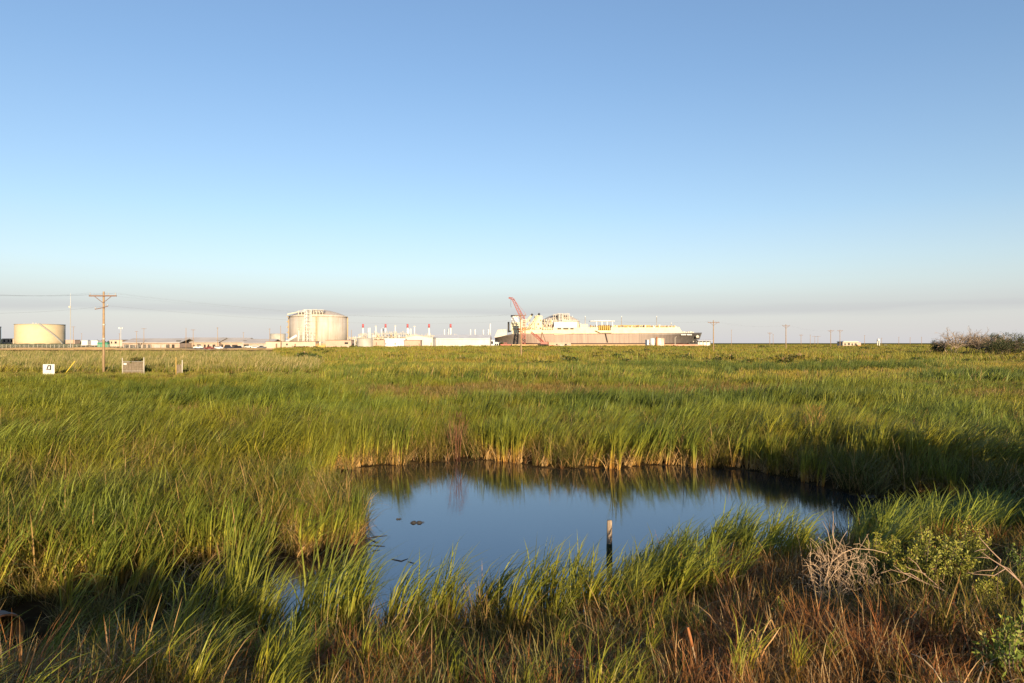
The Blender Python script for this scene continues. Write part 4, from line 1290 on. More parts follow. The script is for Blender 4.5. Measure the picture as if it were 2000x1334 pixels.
d = 93.0
gp = thing('gate_panel', 'grey wooden gate panel between two pale posts', 'gate', (X(260, d), d, gz(X(260, d), d)))
g0 = gp.location.z
MB().tube([(X(239.5, d) - gp.location.x, 0, -0.5), (X(239.0, d) - gp.location.x, 0, Z(699, d) - g0)], 0.055, 8).build('post', M['pale_steel'], gp, True)
MB().tube([(X(281.5, d) - gp.location.x, 0, -0.5), (X(281.0, d) - gp.location.x, 0, Z(698, d) - g0)], 0.055, 8).build('post', M['pale_steel'], gp, True)
zt, zl = Z(706, d) - g0, Z(738, d) - g0
n = 12
for k in range(n):
    xa = X(240.5, d) - gp.location.x + (S(40, d)) * k / n
    MB().box(xa, xa + S(40, d) / n - 0.02, -0.02, 0.012 + 0.01 * rnd.random(), zl, zt - 0.25 * rnd.random() * (k % 3 == 1)).build('plank', M['grey_wood'], gp)
for q_ in (706.0, 724.5):
    MB().tube([(X(240, d) - gp.location.x, -0.05, Z(q_, d) - g0), (X(281, d) - gp.location.x, -0.05, Z(q_, d) - g0)], 0.03, 5).build('rail', M['steel'], gp)
MB().box(X(242, d) - gp.location.x, X(248, d) - gp.location.x, -0.09, -0.083, Z(712.6, d) - g0, Z(709, d) - g0).build('plate', M['sign_white'], gp)
gp = thing('gate_panel', 'narrow grey panel on one pale post right of the wide gate', 'gate', (X(350, d), d, gz(X(350, d), d)))
g0 = gp.location.z
MB().tube([(X(356, d) - gp.location.x, 0, -0.5), (X(356, d) - gp.location.x, 0, Z(703, d) - g0)], 0.06, 8).build('post', M['pale_steel'], gp, True)
MB().tube([(X(340.3, d) - gp.location.x, 0.5, -0.5), (X(340.3, d) - gp.location.x, 0.5, Z(698, d) - g0)], 0.05, 8).build('thin_post', M['ochre'], gp, True)
for k in range(4):
    xa = X(345, d) - gp.location.x + S(10.4, d) * k / 4
    MB().box(xa, xa + S(10.4, d) / 4 - 0.02, -0.015, 0.015 + 0.01 * rnd.random(), 0.0, Z(712, d) - g0).build('plank', M['grey_wood'], gp)

# ------------------------------------------------------------------ post in the pond, culvert, white post
d = flat(1190, 1085)[1]
ps = thing('pond_post', 'round weathered wooden post standing in the pond', 'post', (X(1190, d), d, 0))
MB().tube([(0, 0, -0.8), (0, 0, 0.3), (0.004, 0, Z(1017, d) - 0.02), (0.004, 0, Z(1016, d))], [0.063, 0.06, 0.056, 0.048], 14).build('shaft', mat('bleached_post_wood', (0.36, 0.27, 0.19), 0.9, noise=(0.26, 0.19, 0.13), scale=5, streak=((0.10, 0.075, 0.05), (30, 30, 2.2)), bump=0.4), ps, True)
MB().lathe([(0.0655, -0.3), (0.0645, 0.24), (0.0615, 0.27)], 0, 0, 14).build('wet_band', mat('wet_algae_wood', (0.03, 0.035, 0.015), 0.35, scale=9), ps, True)
d = 9.9
cu = thing('culvert_pipe', 'open end of a rusty corrugated culvert pipe in the ditch', 'culvert', (X(5, d), d, Z(1243, d)), R(66))
prof_o, prof_i = [], []
n = 44
for k in range(n + 1):
    y = 2.6 * k / n
    prof_o.append((0.315 + 0.014 * math.sin(k * 1.9), y))
    prof_i.append((0.285 + 0.014 * math.sin(k * 1.9), y))
def lathe_y(prof, n=40):
    b_ = MB()
    vs, fs = [], []
    for r_, y in prof:
        for j in range(n):
            a_ = 2 * math.pi * j / n
            vs.append((r_ * math.cos(a_), y, r_ * math.sin(a_)))
    for i in range(len(prof) - 1):
        for j in range(n):
            fs.append((i * n + j, i * n + (j + 1) % n, (i + 1) * n + (j + 1) % n, (i + 1) * n + j))
    return b_.add(vs, fs)
lathe_y(prof_o).build('outer_skin', mat('dull_corrugation', (0.16, 0.145, 0.13), 0.8, noise=(0.14, 0.08, 0.045), scale=3), cu, True)
lathe_y(prof_i).build('inner_skin', mat('rusty_corrugation', (0.55, 0.25, 0.08), 0.8, noise=(0.25, 0.09, 0.03), scale=5), cu, True)
lathe_y([(0.29, -0.002), (0.314, -0.002)]).build('lip', M['rust'], cu)
MB().add([(0.28 * math.cos(a_), 2.55, 0.28 * math.sin(a_)) for a_ in np.linspace(0, 2 * math.pi, 25)[:-1]], [tuple(range(24))]).build('end_disc', M['tyre'], cu)  # near-black disc closing the far end of the pipe
d = 7.9
x_ = X(-12.5, d)
wp = thing('white_post', 'pale square post at the lower left edge', 'post', (x_, d, gz(x_, d)))
MB().box(-0.045, 0.045, -0.045, 0.045, -0.5, Z(1226, d) - wp.location.z).build('shaft', M['steel'], wp)
MB().box(-0.05, 0.05, -0.05, 0.05, Z(1226, d) - wp.location.z + .002, Z(1226, d) - wp.location.z + .02).build('cap', M['pale_steel'], wp)
# ------------------------------------------------------------------ leaf materials
def leaf_mat(name, stops, dead, dead_from=0.86, patch=None, trans=0.17, rough=0.5, patch_scale=0.12):
    """colour runs from the foot to the tip of each leaf, differs leaf by leaf and in wide patches"""
    m = bpy.data.materials.new(name)
    m.use_nodes = True
    t = m.node_tree
    b = t.nodes['Principled BSDF']
    out = t.nodes['Material Output']
    b.inputs['Roughness'].default_value = rough
    b.inputs['Specular IOR Level'].default_value = 0.22
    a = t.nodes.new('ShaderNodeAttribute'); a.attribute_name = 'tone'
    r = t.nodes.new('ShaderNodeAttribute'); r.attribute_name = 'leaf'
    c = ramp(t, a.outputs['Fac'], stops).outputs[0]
    g = t.nodes.new('ShaderNodeNewGeometry')
    n = t.nodes.new('ShaderNodeTexNoise')
    n.inputs['Scale'].default_value = patch_scale
    n.inputs['Detail'].default_value = 5
    t.links.new(g.outputs['Position'], n.inputs['Vector'])
    if patch:
        pr = ramp(t, n.outputs['Fac'], [(0.40, 0.0), (0.66, 1.0)])
        c = mixc(t, pr.outputs[0], c, mixc(t, 1.0, c, patch, 'MULTIPLY'))
    n3 = t.nodes.new('ShaderNodeTexNoise')
    n3.inputs['Scale'].default_value = 0.42
    n3.inputs['Detail'].default_value = 3
    t.links.new(g.outputs['Position'], n3.inputs['Vector'])
    c = mixc(t, 1.0, c, ramp(t, n3.outputs['Fac'], [(0.34, (0.66, 0.74, 0.8)), (0.64, (1.06, 1.08, 1.0))]).outputs[0], 'MULTIPLY')      # greener and yellower stands
    v = ramp(t, r.outputs['Fac'], [(0.0, 0.6), (0.5, 1.0), (1.0, 1.35)])
    c = mixc(t, 1.0, c, v.outputs[0], 'MULTIPLY')
    dr = ramp(t, r.outputs['Fac'], [(dead_from - 0.002, 0.0), (dead_from + 0.002, 1.0)])
    c = mixc(t, dr.outputs[0], c, dead)
    t.links.new(c, b.inputs['Base Color'])
    tr = t.nodes.new('ShaderNodeBsdfTranslucent')
    t.links.new(c, tr.inputs['Color'])
    ms = t.nodes.new('ShaderNodeMixShader')
    ms.inputs[0].default_value = trans
    t.links.new(b.outputs[0], ms.inputs[1])
    t.links.new(tr.outputs[0], ms.inputs[2])
    t.links.new(ms.outputs[0], out.inputs['Surface'])
    return m


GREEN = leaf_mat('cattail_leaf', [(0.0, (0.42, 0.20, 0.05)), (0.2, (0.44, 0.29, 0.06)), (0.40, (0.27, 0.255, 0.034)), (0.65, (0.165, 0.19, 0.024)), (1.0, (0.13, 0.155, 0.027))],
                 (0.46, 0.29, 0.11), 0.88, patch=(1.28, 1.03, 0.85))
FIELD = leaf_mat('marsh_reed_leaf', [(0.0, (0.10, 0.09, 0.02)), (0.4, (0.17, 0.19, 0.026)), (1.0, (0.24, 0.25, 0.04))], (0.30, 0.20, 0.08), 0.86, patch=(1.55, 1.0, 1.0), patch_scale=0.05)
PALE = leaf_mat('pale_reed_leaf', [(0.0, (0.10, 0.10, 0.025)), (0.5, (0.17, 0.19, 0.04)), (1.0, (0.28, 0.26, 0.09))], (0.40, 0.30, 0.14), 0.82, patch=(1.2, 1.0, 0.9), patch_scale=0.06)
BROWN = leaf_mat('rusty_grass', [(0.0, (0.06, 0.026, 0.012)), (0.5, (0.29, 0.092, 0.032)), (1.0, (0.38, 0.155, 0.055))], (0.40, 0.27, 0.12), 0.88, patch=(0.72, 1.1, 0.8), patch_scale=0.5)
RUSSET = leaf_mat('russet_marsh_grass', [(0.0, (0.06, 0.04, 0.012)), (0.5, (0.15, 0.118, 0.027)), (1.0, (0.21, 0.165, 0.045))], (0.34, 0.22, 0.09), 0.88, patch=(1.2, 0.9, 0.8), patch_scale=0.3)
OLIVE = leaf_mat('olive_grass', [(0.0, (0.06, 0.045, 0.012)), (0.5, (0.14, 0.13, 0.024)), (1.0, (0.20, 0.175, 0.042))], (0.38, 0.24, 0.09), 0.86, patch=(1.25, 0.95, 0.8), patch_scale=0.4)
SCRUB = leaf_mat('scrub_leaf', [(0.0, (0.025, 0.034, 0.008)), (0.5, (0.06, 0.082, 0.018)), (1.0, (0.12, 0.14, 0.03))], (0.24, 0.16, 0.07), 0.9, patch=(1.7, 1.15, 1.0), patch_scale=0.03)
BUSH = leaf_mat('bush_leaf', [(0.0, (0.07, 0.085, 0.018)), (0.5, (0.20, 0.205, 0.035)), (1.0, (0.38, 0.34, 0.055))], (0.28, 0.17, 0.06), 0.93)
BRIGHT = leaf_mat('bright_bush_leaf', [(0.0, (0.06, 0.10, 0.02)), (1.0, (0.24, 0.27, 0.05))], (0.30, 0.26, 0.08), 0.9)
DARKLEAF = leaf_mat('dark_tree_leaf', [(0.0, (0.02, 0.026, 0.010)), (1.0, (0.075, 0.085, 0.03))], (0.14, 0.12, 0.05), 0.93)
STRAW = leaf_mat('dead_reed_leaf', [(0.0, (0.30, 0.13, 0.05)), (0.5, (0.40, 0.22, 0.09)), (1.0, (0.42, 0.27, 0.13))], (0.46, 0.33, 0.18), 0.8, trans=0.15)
REDTWIG = leaf_mat('reddish_seed_twig', [(0.0, (0.10, 0.04, 0.025)), (1.0, (0.26, 0.10, 0.055))], (0.30, 0.17, 0.08), 0.9, trans=0.1)
ORANGETWIG = leaf_mat('orange_seed_twig', [(0.0, (0.16, 0.09, 0.03)), (1.0, (0.42, 0.20, 0.06))], (0.44, 0.28, 0.10), 0.9, trans=0.1)
BARETREE = mat('bare_branch_bark', (0.31, 0.235, 0.165), 0.9, noise=(0.19, 0.14, 0.095), scale=2)
BARK = mat('tree_bark', (0.12, 0.085, 0.06), 0.9, scale=3)
BLEACHED = mat('bleached_branch', (0.50, 0.35, 0.22), 0.85, noise=(0.27, 0.185, 0.115), scale=6)
TWIG = mat('grey_brown_twig', (0.32, 0.22, 0.155), 0.9, noise=(0.28, 0.18, 0.12), scale=6)


# ------------------------------------------------------------------ leaves as geometry
class Leaves:
    def __init__(self):
        self.v, self.f, self.t, self.l = [], [], [], []
        self.n = 0

    def _push(self, v, f, t, l):
        self.v.append(v); self.f.append(f + self.n); self.t.append(t); self.l.append(l)
        self.n += len(v)

    def blades(self, base, az, h, w, th0, th1, nseg=4, wind=0.0, power=1.6, kink=None, lrnd=None):
        """strap leaves: base (N,3), bend azimuth, length, width, lean at the foot and at the tip"""
        N = len(base)
        s = np.linspace(0, 1, nseg + 1)
        th = th0[:, None] + (th1 - th0)[:, None] * (s[None, :] ** power)
        if kink is not None:
            th = th + kink[:, None] * (s[None, :] > 0.55)
        mid = (th[:, 1:] + th[:, :-1]) / 2
        seg = h[:, None] / nseg
        hx = np.concatenate([np.zeros((N, 1)), np.cumsum(np.sin(mid) * seg, 1)], 1)
        hz_ = np.concatenate([np.zeros((N, 1)), np.cumsum(np.cos(mid) * seg, 1)], 1)
        ca, sa = np.cos(az)[:, None], np.sin(az)[:, None]
        px_ = base[:, 0:1] + hx * ca + wind * (hz_ ** 1.5) * 0.12
        py_ = base[:, 1:2] + hx * sa
        pz_ = base[:, 2:3] + hz_
        tw = az + np.pi / 2 + rng.uniform(-0.9, 0.9, N)
        wx, wy = np.cos(tw)[:, None], np.sin(tw)[:, None]
        prof = np.interp(s, [0, 0.5, 0.85, 1.0], [0.8, 1.0, 0.62, 0.06])[None, :]
        hw = w[:, None] * prof / 2
        a = np.stack([px_ - wx * hw, py_ - wy * hw, pz_], -1)
        b = np.stack([px_ + wx * hw, py_ + wy * hw, pz_], -1)
        v = np.stack([a, b], 2).reshape(-1, 3)
        k = (np.arange(N)[:, None] * (nseg + 1) * 2 + np.arange(nseg)[None, :] * 2).ravel()
        f = np.stack([k, k + 1, k + 3, k + 2], 1)
        lr = rng.random(N) if lrnd is None else lrnd
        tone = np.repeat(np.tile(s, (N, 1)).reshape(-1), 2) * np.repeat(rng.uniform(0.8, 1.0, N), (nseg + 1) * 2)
        self._push(v, f, tone, np.repeat(lr, (nseg + 1) * 2))

    def leaflets(self, c, size, tone, aspect=0.38, lrnd=None, up=0.3):
        """small four-cornered leaves at points c pointing every way"""
        N = len(c)
        d = rng.normal(size=(N, 3)); d[:, 2] += up
        d /= np.linalg.norm(d, axis=1)[:, None]
        e = np.cross(d, rng.normal(size=(N, 3)))
        e /= np.linalg.norm(e, axis=1)[:, None]
        sz = size * rng.uniform(0.6, 1.3, N)
        v = np.stack([c, c + d * sz[:, None] * 0.5 + e * sz[:, None] * aspect / 2, c + d * sz[:, None], c + d * sz[:, None] * 0.5 - e * sz[:, None] * aspect / 2], 1).reshape(-1, 3)
        k = np.arange(N)[:, None] * 4
        f = np.concatenate([k, k + 1, k + 2, k + 3], 1)
        lr = rng.random(N) if lrnd is None else lrnd
        self._push(v, f, np.repeat(tone, 4), np.repeat(lr, 4))

    def mesh(self, name, m):
        v = np.concatenate(self.v); f = np.concatenate(self.f)
        me = bpy.data.meshes.new(name)
        me.vertices.add(len(v)); me.vertices.foreach_set('co', v.astype(np.float32).ravel())
        me.loops.add(len(f) * 4); me.loops.foreach_set('vertex_index', f.astype(np.int32).ravel())
        me.polygons.add(len(f)); me.polygons.foreach_set('loop_start', (np.arange(len(f)) * 4).astype(np.int32))
        me.update(calc_edges=True)
        for nm, arr in (('tone', np.concatenate(self.t)), ('leaf', np.concatenate(self.l))):
            at = me.attributes.new(nm, 'FLOAT', 'POINT')
            at.data.foreach_set('value', arr.astype(np.float32))
        me.materials.append(m)
        return me

    def obj(self, name, m, parent=None):
        o = bpy.data.objects.new(name, self.mesh(name, m))
        COL.objects.link(o)
        o.parent = parent
        return o


def U(a, b, n):
    return rng.uniform(a, b, n)


def disc(n, r):
    a = U(0, 6.283, n); q = np.sqrt(U(0, 1, n)) * r
    return np.stack([q * np.cos(a), q * np.sin(a), np.zeros(n)], 1)


def proto_set(name, makers, m):
    c = bpy.data.collections.new(name)
    for i, mk_ in enumerate(makers):
        lv = Leaves()
        mk_(lv)
        o = bpy.data.objects.new('%s_tuft_%02d' % (name, i), lv.mesh(name, m))
        c.objects.link(o)
    return c


def cattail(n, rad, h0, h1, w, seg, dead=4, fan=0.16, lean=(0.35, 1.15)):
    """a few shoots, each a fan of strap leaves blown to the right, with dead straw at the foot"""
    def mk_(lv):
        ns = max(3, n // 5)
        sh = disc(ns, rad)
        which = rng.integers(0, ns, n)
        base = sh[which] + np.stack([rng.normal(0, 0.012, n), rng.normal(0, 0.012, n), np.full(n, -0.05)], 1)
        h = U(h0, h1, n) * np.where(rng.random(n) < 0.2, 0.7, 1)
        az = rng.normal(0, 0.75, n)
        lv.blades(base, az, h, U(0.7, 1.2, n) * w, U(-fan, fan, n), U(lean[0], lean[1], n), seg, power=2.0, kink=np.where(rng.random(n) < 0.06, 1.3, 0.0), lrnd=rng.random(n) * 0.875)
        if dead:
            b = disc(dead, rad); b[:, 2] = -0.03
            lv.blades(b, U(0, 6.28, dead), U(0.25, 0.5, dead) * h1, U(0.7, 1.1, dead) * w * 0.8, U(0.0, 0.5, dead), U(0.9, 2.4, dead), seg, lrnd=U(0.9, 1.0, dead))
    return mk_


def tuft(n, rad, h0, h1, w, seg=3, lean=(0.3, 1.5), spread=0.45, wind=0.35, deadness=1.0):
    def mk_(lv):
        b = disc(n, rad); b[:, 2] = -0.03
        lv.blades(b, rng.normal(wind * 0, 1.6, n), U(h0, h1, n), U(0.7, 1.3, n) * w, U(0, spread, n), U(lean[0], lean[1], n), seg, wind=wind, power=1.3, lrnd=rng.random(n) * deadness)
    return mk_


def mound(n, rx, ry, h, size):
    def mk_(lv):
        k = 7
        cc = np.stack([U(-rx, rx, k) * 0.7, U(-ry, ry, k) * 0.7, U(0.35, 0.75, k) * h], 1)
        rr = U(0.3, 0.55, k) * np.array([rx, ry, h]).mean()
        i = rng.integers(0, k, n)
        d = rng.normal(size=(n, 3)); d /= np.linalg.norm(d, axis=1)[:, None]
        p = cc[i] + d * rr[i][:, None] * U(0.65, 1.0, n)[:, None] * np.array([1, 1, 0.8])
        p[:, 2] = np.abs(p[:, 2])
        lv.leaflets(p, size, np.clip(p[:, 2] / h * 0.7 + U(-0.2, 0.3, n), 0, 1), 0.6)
    return mk_


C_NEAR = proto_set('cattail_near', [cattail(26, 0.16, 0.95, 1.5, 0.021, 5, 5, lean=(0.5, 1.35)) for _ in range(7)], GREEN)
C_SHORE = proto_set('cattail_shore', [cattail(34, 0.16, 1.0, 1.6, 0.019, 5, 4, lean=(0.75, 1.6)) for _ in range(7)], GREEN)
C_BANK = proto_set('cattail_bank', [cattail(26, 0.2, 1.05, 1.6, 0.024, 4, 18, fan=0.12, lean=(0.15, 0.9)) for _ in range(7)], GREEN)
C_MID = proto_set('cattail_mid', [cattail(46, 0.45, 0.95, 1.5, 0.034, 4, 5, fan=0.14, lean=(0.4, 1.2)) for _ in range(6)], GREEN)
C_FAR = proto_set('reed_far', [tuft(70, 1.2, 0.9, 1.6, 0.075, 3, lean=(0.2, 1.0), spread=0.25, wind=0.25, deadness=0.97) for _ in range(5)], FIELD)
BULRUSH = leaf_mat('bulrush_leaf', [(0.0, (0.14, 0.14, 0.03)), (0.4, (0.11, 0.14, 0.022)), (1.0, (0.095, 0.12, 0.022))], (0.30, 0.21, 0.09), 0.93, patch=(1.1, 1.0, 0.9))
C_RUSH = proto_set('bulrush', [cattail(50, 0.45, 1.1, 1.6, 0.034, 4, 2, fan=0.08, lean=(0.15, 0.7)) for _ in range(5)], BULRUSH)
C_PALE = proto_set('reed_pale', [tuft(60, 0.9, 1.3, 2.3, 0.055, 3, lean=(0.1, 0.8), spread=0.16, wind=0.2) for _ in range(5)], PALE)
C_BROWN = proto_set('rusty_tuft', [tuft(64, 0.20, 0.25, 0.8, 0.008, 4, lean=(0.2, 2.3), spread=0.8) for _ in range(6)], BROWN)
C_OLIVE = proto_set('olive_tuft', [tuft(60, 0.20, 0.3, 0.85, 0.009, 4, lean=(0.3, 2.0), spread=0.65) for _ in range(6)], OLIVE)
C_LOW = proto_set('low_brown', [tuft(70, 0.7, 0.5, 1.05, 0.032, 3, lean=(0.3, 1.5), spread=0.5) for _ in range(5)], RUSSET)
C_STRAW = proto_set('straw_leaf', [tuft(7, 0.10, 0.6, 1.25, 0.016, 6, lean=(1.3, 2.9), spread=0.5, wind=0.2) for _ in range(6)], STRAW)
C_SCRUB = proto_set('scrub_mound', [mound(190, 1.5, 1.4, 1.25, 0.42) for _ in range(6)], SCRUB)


def scatter(name, pts, coll, nvar, scale, rotz, tilt=0.08, kind='stuff', zscale=None, gust=None):
    n = len(pts)
    me = bpy.data.meshes.new(name)
    me.from_pydata(np.asarray(pts).tolist(), [], [])
    a = me.attributes.new('pick', 'INT', 'POINT'); a.data.foreach_set('value', rng.integers(0, nvar, n).astype(np.int32))
    r = np.stack([rng.normal(0, tilt, n), rng.normal(0, tilt, n) + (0 if gust is None else gust), rotz], 1)
    a = me.attributes.new('turn', 'FLOAT_VECTOR', 'POINT'); a.data.foreach_set('vector', r.astype(np.float32).ravel())
    s = np.stack([scale, scale, scale if zscale is None else scale * zscale], 1)
    a = me.attributes.new('size', 'FLOAT_VECTOR', 'POINT'); a.data.foreach_set('vector', s.astype(np.float32).ravel())
    o = bpy.data.objects.new(name, me)
    COL.objects.link(o)
    ng = bpy.data.node_groups.new(name + '_nodes', 'GeometryNodeTree')
    ng.interface.new_socket('Geometry', in_out='INPUT', socket_type='NodeSocketGeometry')
    ng.interface.new_socket('Geometry', in_out='OUTPUT', socket_type='NodeSocketGeometry')
    gi = ng.nodes.new('NodeGroupInput'); go = ng.nodes.new('NodeGroupOutput')
    mp_ = ng.nodes.new('GeometryNodeMeshToPoints')
    ip = ng.nodes.new('GeometryNodeInstanceOnPoints')
    ci = ng.nodes.new('GeometryNodeCollectionInfo')
    ci.inputs['Collection'].default_value = coll
    ci.inputs['Separate Children'].default_value = True
    ci.inputs['Reset Children'].default_value = True
    def named(nm, ty):
        q_ = ng.nodes.new('GeometryNodeInputNamedAttribute')
        q_.data_type = ty
        q_.inputs['Name'].default_value = nm
        return q_.outputs['Attribute']
    ng.links.new(gi.outputs[0], mp_.inputs['Mesh'])
    ng.links.new(mp_.outputs[0], ip.inputs['Points'])
    ng.links.new(ci.outputs[0], ip.inputs['Instance'])
    ip.inputs['Pick Instance'].default_value = True
    ng.links.new(named('pick', 'INT'), ip.inputs['Instance Index'])
    e2r = ng.nodes.new('FunctionNodeEulerToRotation')
    ng.links.new(named('turn', 'FLOAT_VECTOR'), e2r.inputs[0])
    ng.links.new(e2r.outputs[0], ip.inputs['Rotation'])
    ng.links.new(named('size', 'FLOAT_VECTOR'), ip.inputs['Scale'])
    ng.links.new(ip.outputs[0], go.inputs[0])
    md = o.modifiers.new('spread', 'NODES')
    md.node_group = ng
    tag(o, kind=kind)
    return o


# ------------------------------------------------------------------ where things grow
def sample(y0, y1, dens, margin=1.12, clump=0.0):
    """points spread over the wedge the camera sees, plus a margin at both sides"""
    out = []
    edges = np.geomspace(y0, y1, 28) if y0 > 0 else np.linspace(y0, y1, 28)
    for a, c in zip(edges[:-1], edges[1:]):
        hw = 0.75 * max(c, 7) * margin + 2.0
        n = rng.poisson(2 * hw * (c - a) * dens)
        out.append(np.stack([U(-hw, hw, n), U(a, c, n)], 1))
    return np.concatenate(out)


def pix(x, y):
    return 1000 + F * x / np.maximum(y, 0.5), HOR + CAMZ * F / np.maximum(y, 0.5)


def blob(u, v, cu, cv, ru, rv):
    return np.exp(-((u - cu) / ru) ** 2 - ((v - cv) / rv) ** 2)


def brownness(x, y):
    """0..1, how far the marsh is short brown grass instead of reeds (by place)"""
    u, v = pix(x, y)
    b = (1.3 * blob(u, v, 1000, 786, 430, 17) + 1.1 * blob(u, v, 1480, 780, 200, 18)) * (0.8 + 0.5 * wav(x, y, 6.5, 2)) + 0.8 * blob(u, v, 1890, 800, 110, 14)
    b = b + 0.75 * blob(u, v, 270, 960, 50, 40) * 1.0 + 0.6 * blob(u, v, 560, 1000, 80, 26) + 0.55 * blob(u, v, 320, 1040, 110, 26) + 0.7 * blob(u, v, 60, 1000, 60, 30)
    b = b + np.where(y > 28, 0.42, 0.3) * np.clip(wav(x, y, 4.5, 1), 0, 1) + 0.2 * wav(x, y, 1.6, 2)
    return np.clip(b, 0, 1)


def gaps(x, y):
    """places left open: trampled lanes and hollows that read dark"""
    u, v = pix(x, y)
    g = 1.1 * blob(u, v, 70, 1010, 34, 26) + 1.0 * blob(u, v, 40, 1050, 30, 20) + 0.9 * blob(u, v, 110, 975, 26, 20) + 0.9 * blob(u, v, 90, 1120, 34, 24) + 0.7 * blob(u, v, 440, 880, 30, 16)
    return g


near_side = lambda x, y: y < near_line(x)
NZ = 3.0

# cattails around the pond, foreground to 34 m
p = sample(6, 34, 11, 1.3)
x, y = p[:, 0], p[:, 1]
sd = pond_sd(x, y)
u, v = pix(x, y)
br = brownness(x, y)
ns = near_side(x, y)
hollow = (~ns) & (u < 440) & (v > np.interp(u, [0, 150, 260, 330, 400, 440], [1185, 1180, 1170, 1148, 1128, 1115]))     # low wet ground behind the near fringe
culv = np.hypot(x + 7.15, y - 9.5) < 0.95      # the open mouth of the culvert
keep_far = (~ns) & ~culv & (sd > 0.02) & (~hollow | (rng.random(len(x)) < 0.10)) & (rng.random(len(x)) > br * 0.95) & (rng.random(len(x)) > gaps(x, y)) & (wav(x, y, 0.8, 3) > -0.62)
bankrow = keep_far & (sd < 1.3)
inner = keep_far & (sd >= 1.3)
h_patch = 1 + 0.17 * wav(x, y, 1.3, 2) + 0.12 * wav(x, y, 4.2, 1)
# the far shore right of the tuft lies lower and broken
low = 1 - 0.35 * sstep(1380, 1480, u) * (sd < 2.2) * (v > 860)


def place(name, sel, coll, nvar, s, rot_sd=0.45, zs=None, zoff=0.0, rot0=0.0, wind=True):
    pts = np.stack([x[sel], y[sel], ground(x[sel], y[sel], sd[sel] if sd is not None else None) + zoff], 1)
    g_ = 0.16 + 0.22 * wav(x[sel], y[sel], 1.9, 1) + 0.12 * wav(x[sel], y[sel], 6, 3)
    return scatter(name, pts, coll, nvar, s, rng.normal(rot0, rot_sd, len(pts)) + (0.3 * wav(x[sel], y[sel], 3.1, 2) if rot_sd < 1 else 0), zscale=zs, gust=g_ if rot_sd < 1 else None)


s_all = U(0.8, 1.12, len(x)) * h_patch * low * (1 - 0.58 * np.clip(blob(u, v, 665, 982, 78, 46), 0, 1)) * (1 + np.where(y > 22, 0.12, 0.0) * wav(x, y, 0.7, 3))
place('cattail_stand', inner, C_NEAR, 7, s_all[inner] * np.where(y[inner] > 22, 1.16, 0.98))
sel = bankrow & (wav(x, y, 0.8, 4) > np.where(y > 22, -0.12, -0.3))
place('shore_cattails', sel, C_BANK, 7, s_all[sel] * np.where(y[sel] > 22, 1.2, 1.0), rot_sd=0.6)
# cattails on the camera's shore
def fringe(uu):
    """how thick the near fringe stands along the shore"""
    f = np.interp(uu, [-200, -60, -40, 75, 110, 180, 250, 330, 560, 700, 740, 800, 860, 960, 990, 1010, 1090, 1210, 1290, 1330, 1350, 1380, 1420, 1580, 1600, 1640, 1660, 1950, 2000, 2300],
                  [0.7, 0.7, 0.12, 0.12, 0.55, 0.5, 0.5, 0.8, 1.0, 1.0, 1.0, 0.65, 0.45, 0.4, 0.5, 1.0, 1.0, 1.0, 1.0, 0.85, 0.2, 0.7, 1.0, 1.0, 0.35, 0.25, 1.0, 1.0, 0.8, 1.0])
    return f
fd_ = np.where(u < 440, near_line(x) - y, sd)      # how far in from the near shore
wid = np.interp(u, [-200, 600, 1000, 1250, 1450, 1600, 1700, 2300], [1.3, 1.3, 1.2, 1.5, 1.7, 1.0, 2.2, 2.2])
sel = ns & ~culv & (fd_ > -0.15) & (fd_ < wid) & (rng.random(len(x)) < fringe(u) * 0.95) & (rng.random(len(x)) < 1.15 - 0.55 * fd_ / wid) & (wav(x, y, 0.55, 2) > -0.85)
place('near_fringe_cattails', sel, C_SHORE, 7, U(0.78, 1.08, len(x))[sel] * np.interp(u[sel], [0, 300, 600, 720, 900, 1050, 1130, 1165, 1205, 1300, 1340, 1500, 1600, 1700], [0.75, 0.95, 1.32, 1.28, 1.1, 1.22, 1.12, 0.85, 0.85, 1.08, 1.05, 1.12, 0.78, 1.05]), rot_sd=0.4)
# thin reeds standing in the shallow edge
sel = ns & (u > 440) & (sd < 0.1) & (sd > -0.75) & (rng.random(len(x)) < 0.22 * fringe(u) + 0.08 * (np.abs(u - 880) < 90))
place('shallow_water_reeds', sel, C_SHORE, 7, U(0.55, 0.95, len(x))[sel], rot_sd=0.5, zoff=-0.0)
sel = hollow & ~culv & (rng.random(len(x)) < 0.5)
place('hollow_undergrowth', sel, C_OLIVE, 6, U(0.5, 0.9, len(x))[sel], rot_sd=2)
# short brown growth inside the stand
sel = (~ns) & ~hollow & (sd > 0.0) & (rng.random(len(x)) < 0.25 + br * 0.9) & (rng.random(len(x)) > 0.8 * gaps(x, y))
place('rusty_undergrowth', sel, C_OLIVE, 6, U(1.2, 2.1, len(x))[sel] * np.where(v[sel] > 850, 1.0, 0.8), rot_sd=2)
sel = (~ns) & (sd > 0.0) & (sd < 1.0) & (rng.random(len(x)) < 0.75)
place('shore_straw', sel, C_STRAW, 6, U(0.5, 1.0, len(x))[sel], rot_sd=2)

